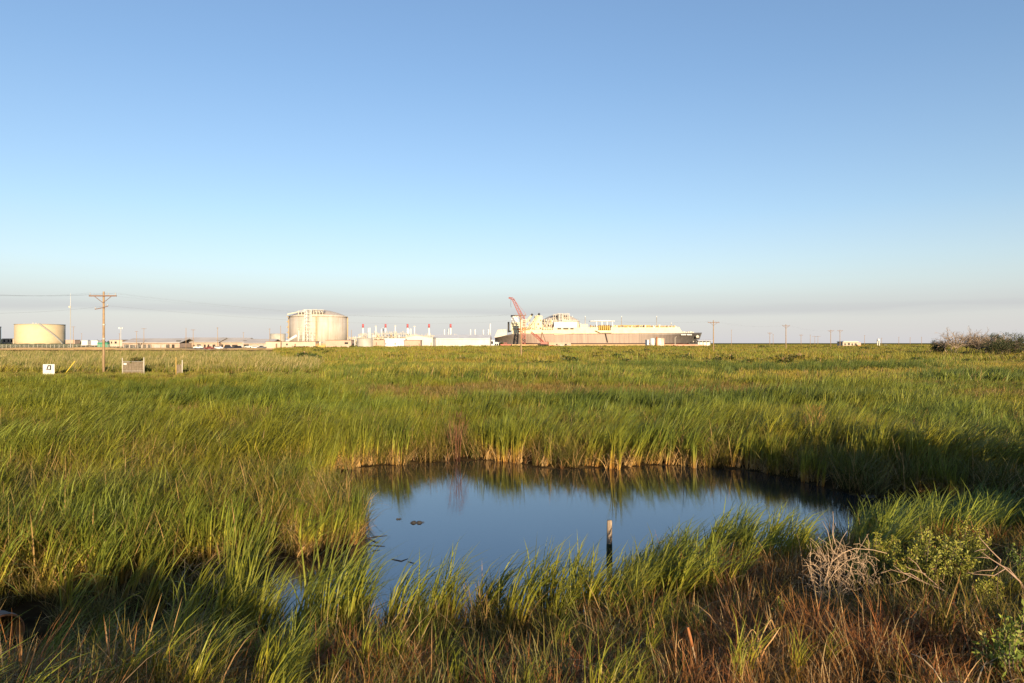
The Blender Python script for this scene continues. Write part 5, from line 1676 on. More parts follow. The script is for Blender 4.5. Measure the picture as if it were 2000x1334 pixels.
# foreground sward between the camera and the fringe
p = sample(3.2, 17, 17, 1.7)
x, y = p[:, 0], p[:, 1]
sd = pond_sd(x, y); u, v = pix(x, y); ns = near_side(x, y)
ok = ns & (np.where(u < 440, near_line(x) - y, sd) > 0.12) & (y > 3.2)
thin = 1.6 * blob(u, v, 1650, 1235, 80, 50) + 0.9 * blob(u, v, 1810, 1215, 100, 45) + 0.8 * blob(u, v, 1940, 1220, 60, 45)     # grass stands lower and thinner round the shrubs
ok &= rng.random(len(x)) > np.minimum(0.62 * thin, 0.8)
rust = 0.5 + 0.45 * wav(x, y, 1.3, 1) + 0.35 * sstep(1000, 1500, u) - 0.5 * sstep(1500, 1900, u) * (v > 1150) - 0.35 * sstep(700, 200, u)
isr = rng.random(len(x)) < np.clip(rust, 0.08, 0.92)
grow_h = np.interp(sd, [0, 0.6, 2.5, 6], [0.9, 1.0, 0.9, 0.8]) * np.where(x > -1.0, np.interp(y, [3, 5.8, 7.2], [0.35, 0.45, 1.0]), 1.0) * (1 - 0.7 * np.clip(thin, 0, 1)) * (1 + 0.28 * wav(x, y, 0.8, 2))
sel = ok & isr
place('rusty_grass', sel, C_BROWN, 6, (U(0.7, 1.25, len(x)) * grow_h)[sel], rot_sd=2)
sel = ok & ~isr
place('olive_grass', sel, C_OLIVE, 6, (U(0.7, 1.25, len(x)) * grow_h)[sel], rot_sd=2)
sel = ok & (rng.random(len(x)) < 0.07)
place('dead_straw', sel, C_STRAW, 6, U(0.45, 0.95, len(x))[sel], rot_sd=3)
sel = ok & (rng.random(len(x)) < np.interp(u, [0, 700, 1100, 1300], [0.16, 0.14, 0.08, 0.04]) * (1 + 0.9 * wav(x, y, 0.8, 3))) & (sd > 0.4)
place('stray_cattails', sel, C_SHORE, 7, U(0.4, 0.75, len(x))[sel], rot_sd=0.6)

# reeds from 34 to 66 m
p = sample(34, 66, 3.2)
x, y = p[:, 0], p[:, 1]
sd = None; u, v = pix(x, y); br = brownness(x, y)
hp_ = 1 + 0.20 * wav(x, y, 2.2, 2) + 0.14 * wav(x, y, 7, 1)
sel = rng.random(len(x)) > br * 1.05
place('mid_marsh_reeds', sel, C_MID, 6, (U(0.75, 1.1, len(x)) * hp_)[sel])
lowm = rng.random(len(x)) < 0.25 + 1.2 * br
sel = lowm
rush = (rng.random(len(x)) < 0.6 * blob(u, v, 1180, 824, 190, 16) + 0.6 * blob(u, v, 1480, 812, 150, 14) + 0.5 * blob(u, v, 420, 800, 160, 16))
place('mid_marsh_bulrush', rush, C_RUSH, 5, (U(0.9, 1.2, len(x)) * hp_)[rush])
place('mid_marsh_low_grass', sel, C_LOW, 5, (U(0.8, 1.2, len(x)))[sel], rot_sd=2)

# 66 to 135 m
p = sample(66, 135, 0.75)
x, y = p[:, 0], p[:, 1]
u, v = pix(x, y); br = brownness(x, y)
tall = 1.3 * blob(u, v, 960, 748, 330, 14) + blob(u, v, 200, 760, 300, 20) * 0.5 + blob(u, v, 1920, 765, 90, 8)
road_l = (u < 620) & (y > 97)
verge = (u < 640) & (y > 66) & (y <= 97)
sel = (rng.random(len(x)) > br) & ~road_l & ~verge
place('far_marsh_reeds', sel, C_FAR, 5, (U(0.75, 1.05, len(x)) * (0.8 + 0.5 * tall + 0.12 * wav(x, y, 9, 1)))[sel])
sel = (rng.random(len(x)) < 0.2 + br) & ~road_l
sel2 = (rng.random(len(x)) < 1.2 * tall) & ~verge & ~road_l
place('far_bulrush_band', sel2, C_RUSH, 5, U(1.0, 1.35, len(x))[sel2])
sel2 = (rng.random(len(x)) < 1.3 * (blob(u, v, 1900, 752, 75, 9) + blob(u, v, 1500, 737, 90, 6) + 0.7 * blob(u, v, 1300, 727, 120, 5) + 0.6 * blob(u, v, 1700, 728, 120, 6))) & ~verge & ~road_l
place('dark_bulrush_patch', sel2, C_RUSH, 5, U(1.0, 1.4, len(x))[sel2])
place('verge_grass', verge, C_FAR, 5, U(0.25, 0.42, len(x))[verge], rot_sd=2)
place('far_marsh_low_grass', sel, C_LOW, 5, (U(0.9, 1.3, len(x)) * np.where(verge, 0.5, 1))[sel], rot_sd=2)
sel = road_l & (rng.random(len(x)) < 0.85)
place('pale_reeds', sel, C_PALE, 5, U(0.75, 1.1, len(x))[sel] * np.interp(y[sel], [97, 103, 120], [0.6, 0.9, 1.0]))
sel = road_l & (rng.random(len(x)) < 0.5)
place('pale_reed_undergrowth', sel, C_FAR, 5, U(0.6, 0.95, len(x))[sel])

# 135 to 400 m
p = sample(135, 350, 0.10)
x, y = p[:, 0], p[:, 1]
u, v = pix(x, y)
left = u < 540
sel = left & (y < 260)
place('distant_pale_reeds', sel, C_PALE, 5, U(0.9, 1.4, len(x))[sel] * np.interp(y[sel], [135, 200, 260], [0.95, 0.75, 0.5]))
sel = left & (y > 200) & (y < 345)
place('distant_brown_grass', sel, C_LOW, 5, U(1.6, 2.6, len(x))[sel], zs=np.interp(y[sel], [200, 260, 345], [0.5, 0.4, 0.12]), rot_sd=2)
sel = ~left
place('distant_marsh_grass', sel, C_FAR, 5, U(1.0, 1.8, len(x))[sel], zs=U(0.55, 0.9, len(x))[sel], rot_sd=2)
p = sample(120, 620, 0.026)
x, y = p[:, 0], p[:, 1]
u, v = pix(x, y)
dens_s = 0.35 + 0.5 * wav(x, y, 16, 3) + 0.5 * sstep(690, 680, v)
sel = (u > 560) & (rng.random(len(x)) < dens_s) & (y < np.interp(u, [500, 700, 960, 1300, 1600, 2000], [400, 430, 520, 560, 460, 620])) & ~((np.abs(u - 1663) < 30) & (y > 430))
place('marsh_scrub', sel, C_SCRUB, 6, U(0.7, 1.6, len(x))[sel], zs=U(0.5, 1.0, len(x))[sel], rot_sd=3)
p = sample(350, 900, 0.02)
x, y = p[:, 0], p[:, 1]
u, v = pix(x, y)
sel = (u > 1390) | ((u > 700) & (y < 520))
place('horizon_grass', sel, C_FAR, 5, U(1.6, 2.6, len(x))[sel], zs=U(0.4, 0.7, len(x))[sel], rot_sd=2)

# far wood along the horizon behind the plant
lv = Leaves()
n = 7000
tx = U(-1900, 300, n)
ty = U(1500, 1700, n)
hh = (6 + 3 * wav(tx, tx * 0, 40, 2)) * (0.5 + 0.5 * (tx < -300)) * U(0.1, 1.0, n)
c_ = np.stack([tx, ty, hh], 1)
lv.leaflets(c_, 7.0, U(0, 0.8, n), 0.8)
tag(lv.obj('far_wood', DARKLEAF), kind='stuff')


# ------------------------------------------------------------------ single plants
def leafy_bush(name, label, upx, vpx, hgt, rad, m, nshoot=26, nleaf=60, lsize=0.035, group=None, d=None):
    if d is None:
        gx_, gy_, gz_ = gpt(upx, vpx)
    else:
        gx_, gy_ = X(upx, d), d
        gz_ = gz(gx_, gy_)
    t = thing(name, label, 'bush', (gx_, gy_, gz_), group=group)
    st = MB()
    lv_ = Leaves()
    for k in range(nshoot):
        a_ = rnd.uniform(0, 6.28)
        q_ = rad * math.sqrt(rnd.random())
        h_ = hgt * rnd.uniform(0.55, 1.05) * (1 - 0.35 * q_ / rad)
        b0 = Vector((0.2 * q_ * math.cos(a_), 0.2 * q_ * math.sin(a_), -0.05))
        b1 = Vector((0.7 * q_ * math.cos(a_), 0.7 * q_ * math.sin(a_), h_ * 0.5))
        b2 = Vector((q_ * math.cos(a_) + 0.08 * h_, q_ * math.sin(a_), h_))
        st.tube([b0, b1, b2], [0.012 * hgt, 0.008 * hgt, 0.003 * hgt], 4, False)
        s_ = U(0.25, 1.0, nleaf) ** 0.8
        P0 = np.array([(b0 * (1 - s) ** 2 + b1 * 2 * s * (1 - s) + b2 * s * s)[:] for s in s_])
        P0 += rng.normal(0, 1, (nleaf, 3)) * (0.075 * hgt * (1.15 - s_))[:, None]
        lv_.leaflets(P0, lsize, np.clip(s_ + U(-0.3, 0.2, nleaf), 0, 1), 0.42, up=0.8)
    st.build('stem', BARK, t)['kind'] = 'stuff'
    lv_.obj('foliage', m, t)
    return t


leafy_bush('leafy_bush', 'largest yellow green bush at lower right behind the fallen twigs', 1812, 1178, 1.15, 0.55, BUSH, 64, 200, 0.044)
leafy_bush('leafy_bush', 'darker yellow green bush left of the largest bush', 1712, 1140, 1.0, 0.38, BUSH, 34, 160, 0.038)
leafy_bush('leafy_bush', 'small yellow green bush right behind the bleached dead shrub', 1678, 1152, 0.75, 0.22, BUSH, 20, 100, 0.045)
leafy_bush('leafy_bush', 'yellow green bush right of the largest bush below the reeds', 1885, 1130, 1.0, 0.36, BUSH, 34, 160, 0.038)
leafy_bush('leafy_bush', 'low yellow green bush beneath the right fallen branch', 1925, 1205, 0.62, 0.22, BUSH, 20, 90, 0.045)
leafy_bush('leafy_bush', 'big leaved bright green plant in the lower right corner', 1985, 1345, 0.85, 0.32, BRIGHT, 16, 40, 0.07)
leafy_bush('leafy_bush', 'bright broad leaved weed left of the corner plant', 1938, 1330, 0.75, 0.16, BRIGHT, 6, 24, 0.075)
leafy_bush('leafy_bush', 'bright leaved bush at the right edge beside the shore reeds', 2002, 1150, 0.9, 0.30, BRIGHT, 16, 45, 0.05)
leafy_bush('leafy_bush', 'small bright green weed in the rusty grass at bottom left of centre', 702, 1290, 0.45, 0.25, BRIGHT, 12, 30, 0.045)
leafy_bush('leafy_bush', 'slender upright weed left of the bleached dead shrub', 1522, 1235, 0.62, 0.10, BUSH, 8, 90, 0.04)
# shrubs beyond the right edge, whose shade lies on the far right bank
for k, (bx, by, bh_, br_) in enumerate(((11.9, 12.0, 3.2, 1.2), (13.5, 13.2, 3.6, 1.4), (15.6, 14.6, 3.7, 1.5), (17.8, 16.4, 3.7, 1.5), (13.8, 10.6, 3.6, 1.4), (20.4, 18.6, 3.7, 1.6), (16.4, 12.2, 3.8, 1.5))):
    t_b = leafy_bush('tall_shrub', 'tall dense shrub standing out of view beyond the right edge', 0, 0, bh_, br_, DARKLEAF, 70, 90, 0.17, 'tall shrubs beyond the right edge', d=by)
    t_b.location = (bx, by, gz(bx, by))
WHERE = ('just right of the short grey tank', 'below the pinkish shed by the pale gabled hall', 'near the right end of the long white hall', 'below the ochre scaffold', 'below the middle of the ship hull, left one', 'below the ship hull left of the paired bins',
         'at the foot of the rusty bin', 'at the foot of the pole by the ship bow, right behind it', 'in the marsh right of the yellow marker', 'left of the pole between bow and beach house', 'right of the pole between bow and beach house', 'below the right end of the beach house',
         'below the tank tower, lower one', 'right of the tank tower, before the thicket', 'in front of the broad bare tree', 'in front of the second bare tree', 'in front of the pale bare bush tree', 'in front of the dark tree at the right edge', 'beside the small yellow marker',
         'below the long pinkish dock shed', 'before the middle of the long white hall', 'in the pale reeds before the parked cars', 'in the pale reeds below the cream tank', 'well forward of the hull, nearest below it')
for k, (up, vp, hh_) in enumerate(((735, 684, 2.0), (800, 680, 2.1), (945, 682, 2.2), (618, 687, 2.2), (1230, 690, 1.8), (1258, 687, 1.9), (1292, 685, 2.0), (1380, 684, 2.0), (1455, 690, 1.8), (1510, 694, 1.7), (1580, 686, 2.0), (1690, 693, 1.8), (1745, 696, 1.7),
                                   (1780, 694, 1.9), (1850, 714, 1.3), (1890, 712, 1.4), (1960, 708, 1.6), (1985, 706, 1.7), (1425, 693, 1.7), (1100, 686, 1.9), (873, 690, 1.7), (470, 690, 1.8), (60, 700, 1.5), (1210, 706, 1.3))):
    t_b = leafy_bush('marsh_shrub', 'low dark shrub ' + WHERE[k], up, vp, hh_, hh_ * 0.75, DARKLEAF if k % 3 else SCRUB, 26, 26, 0.30, 'low shrubs over the distant marsh')
t_b = leafy_bush('marsh_shrub', 'dark vine bush hanging over the wide gate panel', 266, 712, 1.0, 1.1, SCRUB, 40, 22, 0.16, d=93.6)
t_b.location.z += 1.7


def grow(mb, p, d_, ln, r, lev, out, nchild=(2, 3), spread=0.6, droop=0.0, twist=0.25):
    pts, q_ = [p.copy()], p.copy()
    dd = d_.copy()
    n_ = 3
    for i in range(n_):
        dd = (dd + Vector((rnd.gauss(0, twist), rnd.gauss(0, twist), rnd.gauss(0, twist) - droop)) * 0.5).normalized()
        q_ = q_ + dd * ln / n_
        pts.append(q_.copy())
    mb.tube(pts, [r, r * 0.92, r * 0.85, r * 0.78], 5 if lev > 1 else 3, False)
    if lev == 0:
        out.append(q_)
        return
    for k in range(rnd.randint(*nchild)):
        a_ = pts[rnd.randint(1, n_)]
        nd = (dd + Vector((rnd.gauss(0, spread), rnd.gauss(0, spread), rnd.gauss(0, spread * 0.6)))).normalized()
        grow(mb, a_, nd, ln * rnd.uniform(0.55, 0.85), r * 0.74, lev - 1, out, nchild, spread, droop, twist)


def tree(label, pxc, vbase, ytop, wpx, d, leafy, group=None):
    x_ = X(pxc, d)
    z_ = gz(x_, d)
    hgt = (Z(ytop, d) - z_) * 1.22
    w_ = S(wpx, d)
    t = thing('bare_tree' if not leafy else 'dark_tree', label, 'tree', (x_, d, z_), group=group)
    tr_ = MB()
    br_ = MB()
    tips = []
    for k in range(4):
        a_ = rnd.uniform(0, 6.28)
        dirn = Vector((math.cos(a_) * w_ / hgt * 0.42, math.sin(a_) * 0.35, 1)).normalized()
        grow(tr_, Vector((0.3 * math.cos(a_), 0.3 * math.sin(a_), -0.3)), dirn, hgt * 0.42, 0.11, 0, tips)
    st = list(tips)
    tips2 = []
    for s_ in st:
        for k in range(4 if leafy else 8):
            dirn = Vector((rnd.gauss(0, 0.55) * w_ / hgt * 1.2, rnd.gauss(0, 0.5), 1)).normalized()
            grow(br_, s_, dirn, hgt * rnd.uniform(0.24, 0.40), 0.05 if leafy else 0.06, 3 if not leafy else 2, tips2, (2, 3), 0.55)
    tr_.build('trunk', BARETREE if not leafy else BARK, t)
    if leafy:
        br_.build('branch', BARK, t)
    lv_ = Leaves()
    if leafy:
        P0 = np.array([q_[:] for q_ in tips2])
        n_ = 2600
        P1 = P0[rng.integers(0, len(P0), n_)] + rng.normal(0, 0.32, (n_, 3))
        ext = np.stack([rng.normal(0, w_ * 0.22, n_ // 3), rng.normal(0, 0.8, n_ // 3), U(0.12, 0.6, n_ // 3) * hgt], 1)
        P1 = np.concatenate([P1, ext])
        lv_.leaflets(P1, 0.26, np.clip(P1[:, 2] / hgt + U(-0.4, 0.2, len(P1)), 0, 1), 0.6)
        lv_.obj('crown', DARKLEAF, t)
    else:
        br_.build('crown', BARETREE, t)
    return t


tree('broad bare brown tree at the left end of the right hand thicket', 1858, 695, 656.5, 46, 195, False)
tree('second bare brown tree in the right hand thicket', 1893, 695, 658.5, 44, 200, False)
tree('smaller bare brown tree right of the second one', 1915, 695, 661, 40, 197, False)
tree('dark green tree behind the bare brown trees', 1930, 695, 661, 40, 206, True)
tree('dark evergreen tree with a pointed top in the thicket', 1949, 695, 659, 30, 204, True)
tree('pale bare bush tree between two dark trees', 1962, 695, 664, 34, 196, False)
tree('dark green tree at the right edge of the view', 1993, 695, 659.5, 46, 200, True)
tree('low dark tree at the left foot of the bare thicket', 1834, 695, 673, 22, 200, True)
tree('low dark green tree in front of the pointed evergreen', 1946, 699, 668, 40, 184, True)
tree('spreading dark green tree before the one at the right edge', 1978, 699, 665, 38, 188, True)
tree('dark green tree just beyond the right edge', 2040, 695, 657, 50, 202, True)


def wispy(name, label, cx, cy, hgt, wid_, m, n, lr, cat='shrub'):
    t = thing(name, label, cat, (cx, cy, gz(cx, cy)))
    lv_ = Leaves()
    k = 9
    aa = U(0, 6.28, k)
    base = np.stack([0.12 * np.cos(aa), 0.12 * np.sin(aa), np.full(k, -0.05)], 1)
    lv_.blades(base, aa, U(0.75, 1.0, k) * hgt, np.full(k, 0.018), U(0, 0.15, k), U(0.15, 0.5, k), 4)
    s_ = U(0.35, 1.0, n)
    a2 = U(0, 6.28, n)
    r2 = np.sqrt(U(0, 1, n)) * wid_ * 0.5 * np.sin(np.clip(s_, 0, 1) * 2.6) ** 0.8
    b2 = np.stack([r2 * np.cos(a2), r2 * np.sin(a2), s_ * hgt * 0.9], 1)
    lv_.blades(b2, a2, U(0.10, 0.32, n) * hgt * 0.6, np.full(n, lr), U(0, 0.6, n), U(0.2, 1.0, n), 2)
    lv_.obj('twigs', m, t)
    return t


wispy('feathery_weed', 'wispy dark red weed rising above the reeds on the far shore', X(893, 26.6), 26.6, 1.95, 0.9, REDTWIG, 320, 0.008)
wispy('feathery_weed', 'wispy orange weed among the reeds at the right', X(1592, 27.6), 27.6, 2.0, 1.0, ORANGETWIG, 260, 0.010)

# lone tufts standing out in the water
for u_, v_, s_, n_, lab in ((1355, 914, 1.0, 16, 'lone green cattail tuft standing in the water off the far shore'), (1378, 911, 0.95, 7, 'thin cattail shoot just right of the lone tuft')):
    gx_, gy_ = flat(u_, v_)
    t = thing('cattail_tuft', lab, 'plant', (gx_, gy_, -0.02))
    lv_ = Leaves()
    lv_.blades(disc(n_, 0.06), U(0, 6.28, n_), U(0.75, 1.2, n_) * s_, np.full(n_, 0.035), U(0.0, 0.16, n_), U(0.1, 0.35, n_), 4, lrnd=U(0.2, 0.8, n_))
    lv_.obj('leaves', GREEN, t)
    lv_ = Leaves()
    lv_.blades(disc(6, 0.12), U(0, 6.28, 6), U(0.4, 0.7, 6), np.full(6, 0.02), U(0.2, 0.6, 6), U(1.2, 2.4, 6), 5)
    lv_.obj('dead_leaves', STRAW, t)


# bleached dead shrub: arching bare stems blown over to the right
gx_, gy_, gz_ = gpt(1606, 1212)
ds = thing('dead_shrub', 'bleached dead shrub with bare stems arching to the right', 'shrub', (gx_, gy_, gz_ + 0.30))
pw = gy_ / F          # metres per photo pixel at the shrub
def stem_px(pts, r0, r1, dy=0.0):
    P0 = []
    for i, (a_, c_) in enumerate(pts):
        P0.append(((a_ - 1606) * pw, dy + 0.05 * math.sin(i * 2.1 + a_), (1212 - c_) * pw))
    out = []
    for i in range(len(P0) - 1):
        for s in (0, 0.5):
            out.append(tuple(P0[i][k] * (1 - s) + P0[i + 1][k] * s for k in range(3)))
    out.append(P0[-1])
    n_ = len(out)
    return out, [0.75 * r0 + 0.75 * (r1 - r0) * i / (n_ - 1) for i in range(n_)]
main = [([(1608, 1215), (1606, 1180), (1612, 1158), (1632, 1136), (1650, 1124), (1676, 1117), (1708, 1117), (1736, 1124)], .016, .006),
        ([(1612, 1212), (1610, 1170), (1622, 1150), (1644, 1130), (1668, 1122)], .014, .005),
        ([(1628, 1212), (1632, 1194), (1645, 1184), (1662, 1188), (1676, 1184), (1688, 1168)], .012, .004),
        ([(1630, 1200), (1650, 1178), (1668, 1164), (1688, 1162), (1700, 1178), (1712, 1200), (1728, 1222)], .012, .004),
        ([(1604, 1210), (1596, 1170), (1594, 1140), (1597, 1118)], .010, .004), ([(1616, 1206), (1618, 1168), (1628, 1136), (1640, 1112), (1634, 1090), (1637, 1062), (1634, 1044)], .011, .003),
        ([(1632, 1120), (1628, 1085), (1618, 1066)], .006, .003), ([(1640, 1110), (1638, 1084), (1640, 1066)], .005, .002),
        ([(1602, 1206), (1586, 1150), (1577, 1138)], .008, .003), ([(1629, 1196), (1628, 1160), (1640, 1130), (1652, 1100), (1662, 1082)], .008, .003),
        ([(1652, 1178), (1656, 1150), (1664, 1128), (1686, 1100), (1696, 1084)], .008, .003), ([(1690, 1164), (1704, 1190), (1720, 1226)], .009, .004), ([(1696, 1170), (1716, 1204), (1736, 1218)], .007, .003),
        ([(1650, 1165), (1654, 1140), (1656, 1115)], .006, .003), ([(1606, 1190), (1616, 1160), (1620, 1140), (1618, 1118), (1612, 1100)], .009, .003)]
for i, (pts, r0, r1) in enumerate(main):
    P0, rr_ = stem_px(pts, r0, r1, rnd.uniform(-0.12, 0.2))
    if pts[0][1] > 1200:          # down through the grass into the soil
        P0.insert(0, (P0[0][0] * 0.7, P0[0][1], P0[0][2] - 0.42)); rr_.insert(0, rr_[0] * 1.1)
    MB().tube(P0, rr_, 6).build('branch', BLEACHED, ds, True)
tw = MB()
for i in range(260):
    a_ = 1585 + 130 * rnd.random() ** 1.1
    c_ = 1215 - 95 * rnd.random()
    ln = rnd.uniform(12, 36)
    an = rnd.uniform(0.35, 2.6)
    P0, rr_ = stem_px([(a_, c_), (a_ + ln * 0.5 * math.cos(an), c_ - ln * 0.5 * math.sin(an)), (a_ + ln * math.cos(an + .3), c_ - ln * math.sin(an + .3))], .0042, .0022, rnd.uniform(-0.2, 0.3))
    tw.tube(P0, rr_, 3, False)
tw.build('twigs', BLEACHED, ds)

def fallen(name, label, u0, v0, strokes, lift=0.25):
    gx_, gy_, gz_ = gpt(u0, v0)
    t = thing(name, label, 'branch', (gx_, gy_, gz_ + 0.28))
    q_ = gy_ / F
    for pts, r0, r1 in strokes:
        P0 = [((a_ - u0) * q_, 0.05 * math.sin(a_) + 0.0012 * (v0 - c_), (v0 - c_) * q_ + lift * 0) for a_, c_ in pts]
        MB().tube(P0, [r0 + (r1 - r0) * i / (len(P0) - 1) for i in range(len(P0))], 5).build('branch', TWIG, t, True)
    return t


fallen('fallen_branch', 'bare forked twigs lying below the largest yellow green bush', 1850, 1200,
       [([(1852, 1202), (1840, 1192), (1812, 1182), (1786, 1166), (1764, 1160), (1746, 1146)], .012, .004), ([(1848, 1198), (1832, 1186), (1806, 1162), (1794, 1144), (1776, 1130)], .011, .003), ([(1786, 1168), (1772, 1176), (1756, 1180), (1734, 1184)], .007, .003),
        ([(1812, 1182), (1790, 1172), (1764, 1160), (1748, 1158), (1720, 1160)], .007, .003), ([(1808, 1162), (1780, 1154), (1770, 1146)], .006, .002), ([(1842, 1176), (1856, 1192), (1864, 1198)], .006, .003)])
fallen('fallen_branch', 'bare grey branch leaning at the right edge above the corner plant', 2004, 1200,
       [([(2006, 1202), (1990, 1178), (1964, 1152), (1944, 1138), (1930, 1126)], .014, .004), ([(1962, 1152), (1958, 1138), (1940, 1120), (1930, 1100), (1922, 1092)], .010, .003), ([(1962, 1150), (1950, 1160), (1920, 1158), (1900, 1166)], .007, .002), ([(1966, 1154), (1940, 1166), (1912, 1168), (1890, 1160)], .007, .002),
        ([(1938, 1120), (1920, 1120), (1908, 1122)], .005, .002), ([(1990, 1180), (1976, 1156), (1962, 1150)], .009, .005), ([(1944, 1138), (1926, 1134), (1912, 1138)], .005, .002)])

# dead cattails close to the camera
def dead_cattail(label, u0, v0, strokes, spike=None):
    gx_, gy_, gz_ = gpt(u0, v0)
    t = thing('dead_cattail', label, 'plant', (gx_, gy_, gz_ + 0.22))
    q_ = gy_ / F
    for pts, w_ in strokes:
        lv_ = Leaves()
        P0 = [Vector(((a_ - u0) * q_, 0.03 * i, (v0 - c_) * q_)) for i, (a_, c_) in enumerate(pts)]
        fine = []
        for i in range(len(P0) - 1):
            pm = P0[max(i - 1, 0)]; pn = P0[min(i + 2, len(P0) - 1)]
            for s in (0, .25, .5, .75):
                fine.append(0.5 * ((2 * P0[i]) + (P0[i + 1] - pm) * s + (2 * pm - 5 * P0[i] + 4 * P0[i + 1] - pn) * s * s + (3 * P0[i] - pm - 3 * P0[i + 1] + pn) * s ** 3))
        fine.append(P0[-1])
        vs, fs = [], []
        for i, pt in enumerate(fine):
            s = i / (len(fine) - 1)
            dv = (fine[min(i + 1, len(fine) - 1)] - fine[max(i - 1, 0)]).normalized()
            sd_ = dv.cross(Vector((0.3, 1, 0.2 + 0.6 * math.sin(i * .4)))).normalized() * w_ * 0.36 * (1 - 0.8 * s ** 3)
            vs += [pt - sd_, pt + sd_]
        for i in range(len(fine) - 1):
            fs.append((2 * i, 2 * i + 1, 2 * i + 3, 2 * i + 2))
        lv_._push(np.array([v_[:] for v_ in vs]), np.array(fs), np.repeat(np.linspace(0, 1, len(fine)), 2), np.full(len(vs), rnd.uniform(0.3, 0.95)))
        lv_.obj('leaf', STRAW, t)
    if spike:
        (a0, c0), (a1, c1) = spike
        MB().tube([((a0 - u0) * q_, 0, (v0 - c0) * q_), ((a0 * .5 + a1 * .5 - u0) * q_, 0, (v0 - c0 * .5 - c1 * .5) * q_), ((a1 - u0) * q_, 0, (v0 - c1) * q_)], [.016, .018, .013], 10).build('seed_spike', M['rust'], t, True)
        MB().tube([((a0 - u0) * q_, 0, (v0 - c0) * q_), (0.02, 0, 0)], .008, 5).build('stalk', BLEACHED, t)
    return t


dead_cattail('dead cattail with orange seed spike and curled pale leaves', 1358, 1340, [([(1356, 1342), (1346, 1325), (1332, 1312), (1328, 1300), (1338, 1294)], .016), ([(1358, 1342), (1352, 1320), (1340, 1308), (1336, 1296), (1340, 1306)], .014), ([(1360, 1342), (1356, 1312), (1342, 1288)], .018),
                                                                                     ([(1364, 1342), (1360, 1318), (1350, 1300), (1344, 1284)], .016), ([(1366, 1344), (1372, 1326), (1384, 1336), (1398, 1346)], .015)], ((1352, 1300), (1343, 1263)))
dead_cattail('dead cattail with one sharply folded orange leaf', 1482, 1340, [([(1484, 1342), (1488, 1312), (1484, 1290), (1474, 1275), (1462, 1300)], .018), ([(1484, 1342), (1494, 1312), (1512, 1292), (1530, 1270)], .022), ([(1482, 1344), (1480, 1322), (1472, 1304)], .026),
                                                                         ([(1490, 1330), (1484, 1300), (1500, 1268), (1512, 1256), (1520, 1270)], .012), ([(1486, 1342), (1470, 1322), (1440, 1330)], .012)])
dead_cattail('pair of bent pale leaves by the ditch at lower left', 188, 1262, [([(190, 1262), (194, 1248), (206, 1246), (220, 1256)], .014), ([(188, 1264), (186, 1250), (198, 1246)], .016)])
dead_cattail('folded pale reed leaf below the left fringe of reeds', 398, 1234, [([(400, 1236), (402, 1222), (396, 1217), (392, 1224)], .02), ([(396, 1238), (388, 1240), (402, 1218)], .012)])

# floating debris and sticks in the pond
def floater(label, u0, v0, wpx, hpx):
    gx_, gy_ = flat(u0, v0)
    t = thing('floating_debris', label, 'debris', (gx_, gy_, 0.0))
    w_ = S(wpx, gy_)
    b_ = MB()
    n_ = 12
    for k in range(2):
        c_ = -w_ * .22 + w_ * .5 * k
        ring = [(c_ + w_ * .32 * math.cos(6.283 * i / n_) * rnd.uniform(.8, 1.1), w_ * .28 * math.sin(6.283 * i / n_), 0.003) for i in range(n_)]
        top = [(c_ + (q_[0] - c_) * .5, q_[1] * .5, S(hpx, gy_) * rnd.uniform(.8, 1.1)) for q_ in ring]
        b_.add([(q_[0], q_[1], -0.04) for q_ in ring] + ring + top, [(i, (i + 1) % n_, n_ + (i + 1) % n_, n_ + i) for i in range(n_)] + [(n_ + i, n_ + (i + 1) % n_, 2 * n_ + (i + 1) % n_, 2 * n_ + i) for i in range(n_)] + [tuple(range(2 * n_, 3 * n_))])
    b_.tube([(w_ * .3, 0, .02), (w_ * .7, 0.05, .012)], 0.008, 4)
    b_.build('clod', M['dark'], t)
    return t


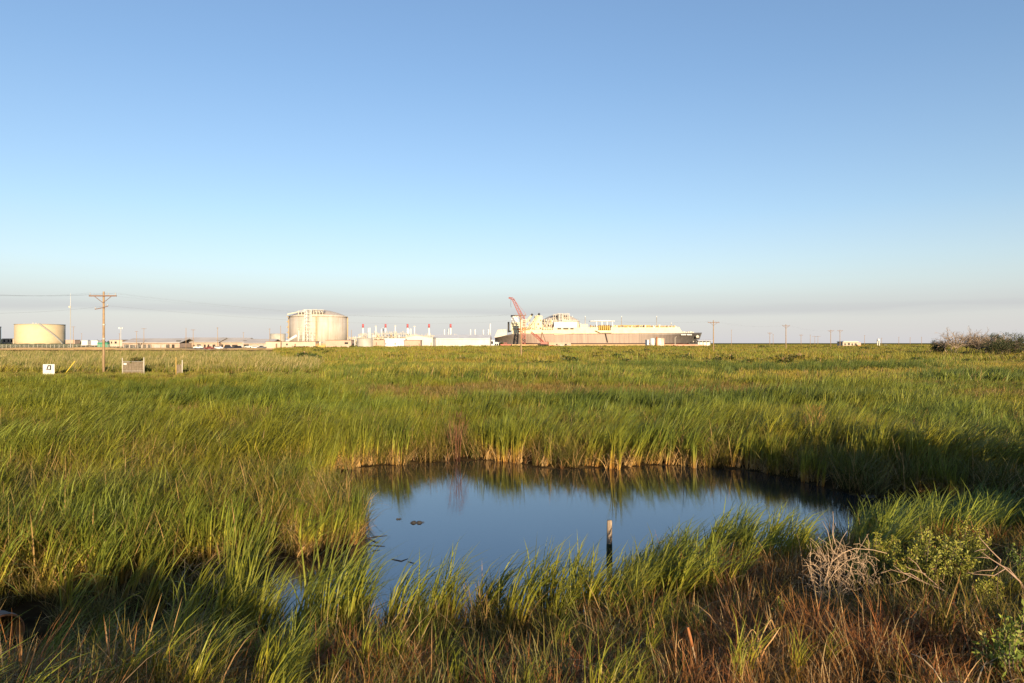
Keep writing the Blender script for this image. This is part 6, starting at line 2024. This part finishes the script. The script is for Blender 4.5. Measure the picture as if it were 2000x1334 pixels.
floater('larger dark clod of weed floating in open water', 813, 1021, 22, 3.5)
floater('tiny dark clod of weed floating left of the larger one', 778, 1014, 8, 2)
for k, (pts, lab) in enumerate((([(716, 1052), (734, 1048), (756, 1046)], 'long dark stick afloat off the tip of the reed point'), ([(722, 1053), (736, 1060), (740, 1059)], 'short forked stick afloat by the reed point'), ([(716, 1064), (736, 1066), (752, 1067)], 'dark stick awash at the foot of the reed point'),
                                ([(728, 1076), (742, 1074)], 'short stick afloat below the reed point'), ([(765, 1092), (784, 1096), (797, 1091)], 'crooked stick afloat behind the near reeds'), ([(798, 1097), (812, 1101)], 'small stick right of the crooked floating stick'))):
    P0 = [(*flat(*q_), 0.004 + 0.006 * (i % 2)) for i, q_ in enumerate(pts)]
    o_ = P0[0]
    so = MB().tube([(q_[0] - o_[0], q_[1] - o_[1], q_[2]) for q_ in P0], [0.009] * (len(P0) - 1) + [0.004], 6).build('floating_stick', M['dark'])
    so.location = (o_[0], o_[1], 0.0)
    tag(so, lab, 'stick')
# grey mud spit at the right end of the pond
b_ = MB()
ring = [flat(*q_) for q_ in ((1668, 966), (1682, 959), (1704, 962), (1730, 960), (1752, 970), (1736, 975), (1716, 972), (1690, 974))]
cx_, cy_ = np.mean(ring, 0)
n_ = len(ring)
b_.add([(a_, c_, -0.05) for a_, c_ in ring] + [(cx_ + (a_ - cx_) * .75, cy_ + (c_ - cy_) * .75, 0.015) for a_, c_ in ring] + [(cx_, cy_, 0.025)],
       [(i, (i + 1) % n_, n_ + (i + 1) % n_, n_ + i) for i in range(n_)] + [(n_ + i, n_ + (i + 1) % n_, 2 * n_) for i in range(n_)])
tag(b_.build('mud_bank', mat('wet_grey_mud', (0.10, 0.085, 0.07), 0.9, spec=0.2, scale=6), None, True), kind='structure')

for o_ in COL.objects:
    if o_.type == 'MESH' and o_.parent and o_.name.split('.')[0] in ('pipe_support', 'pump_head', 'valve', 'gauge_board', 'porthole', 'deck_fitting', 'stern_rib', 'manifold_pipe', 'manifold_gap_shade', 'foredeck_winch', 'name_lettering', 'deck_piping', 'handrail',
                                                                   'name_letters', 'red_letters', 'text_line', 'wire_mesh', 'twigs', 'stem', 'foliage', 'leaves', 'dead_leaves', 'crown', 'stair', 'rack_frame', 'pipe_run'):
        o_['kind'] = 'stuff'
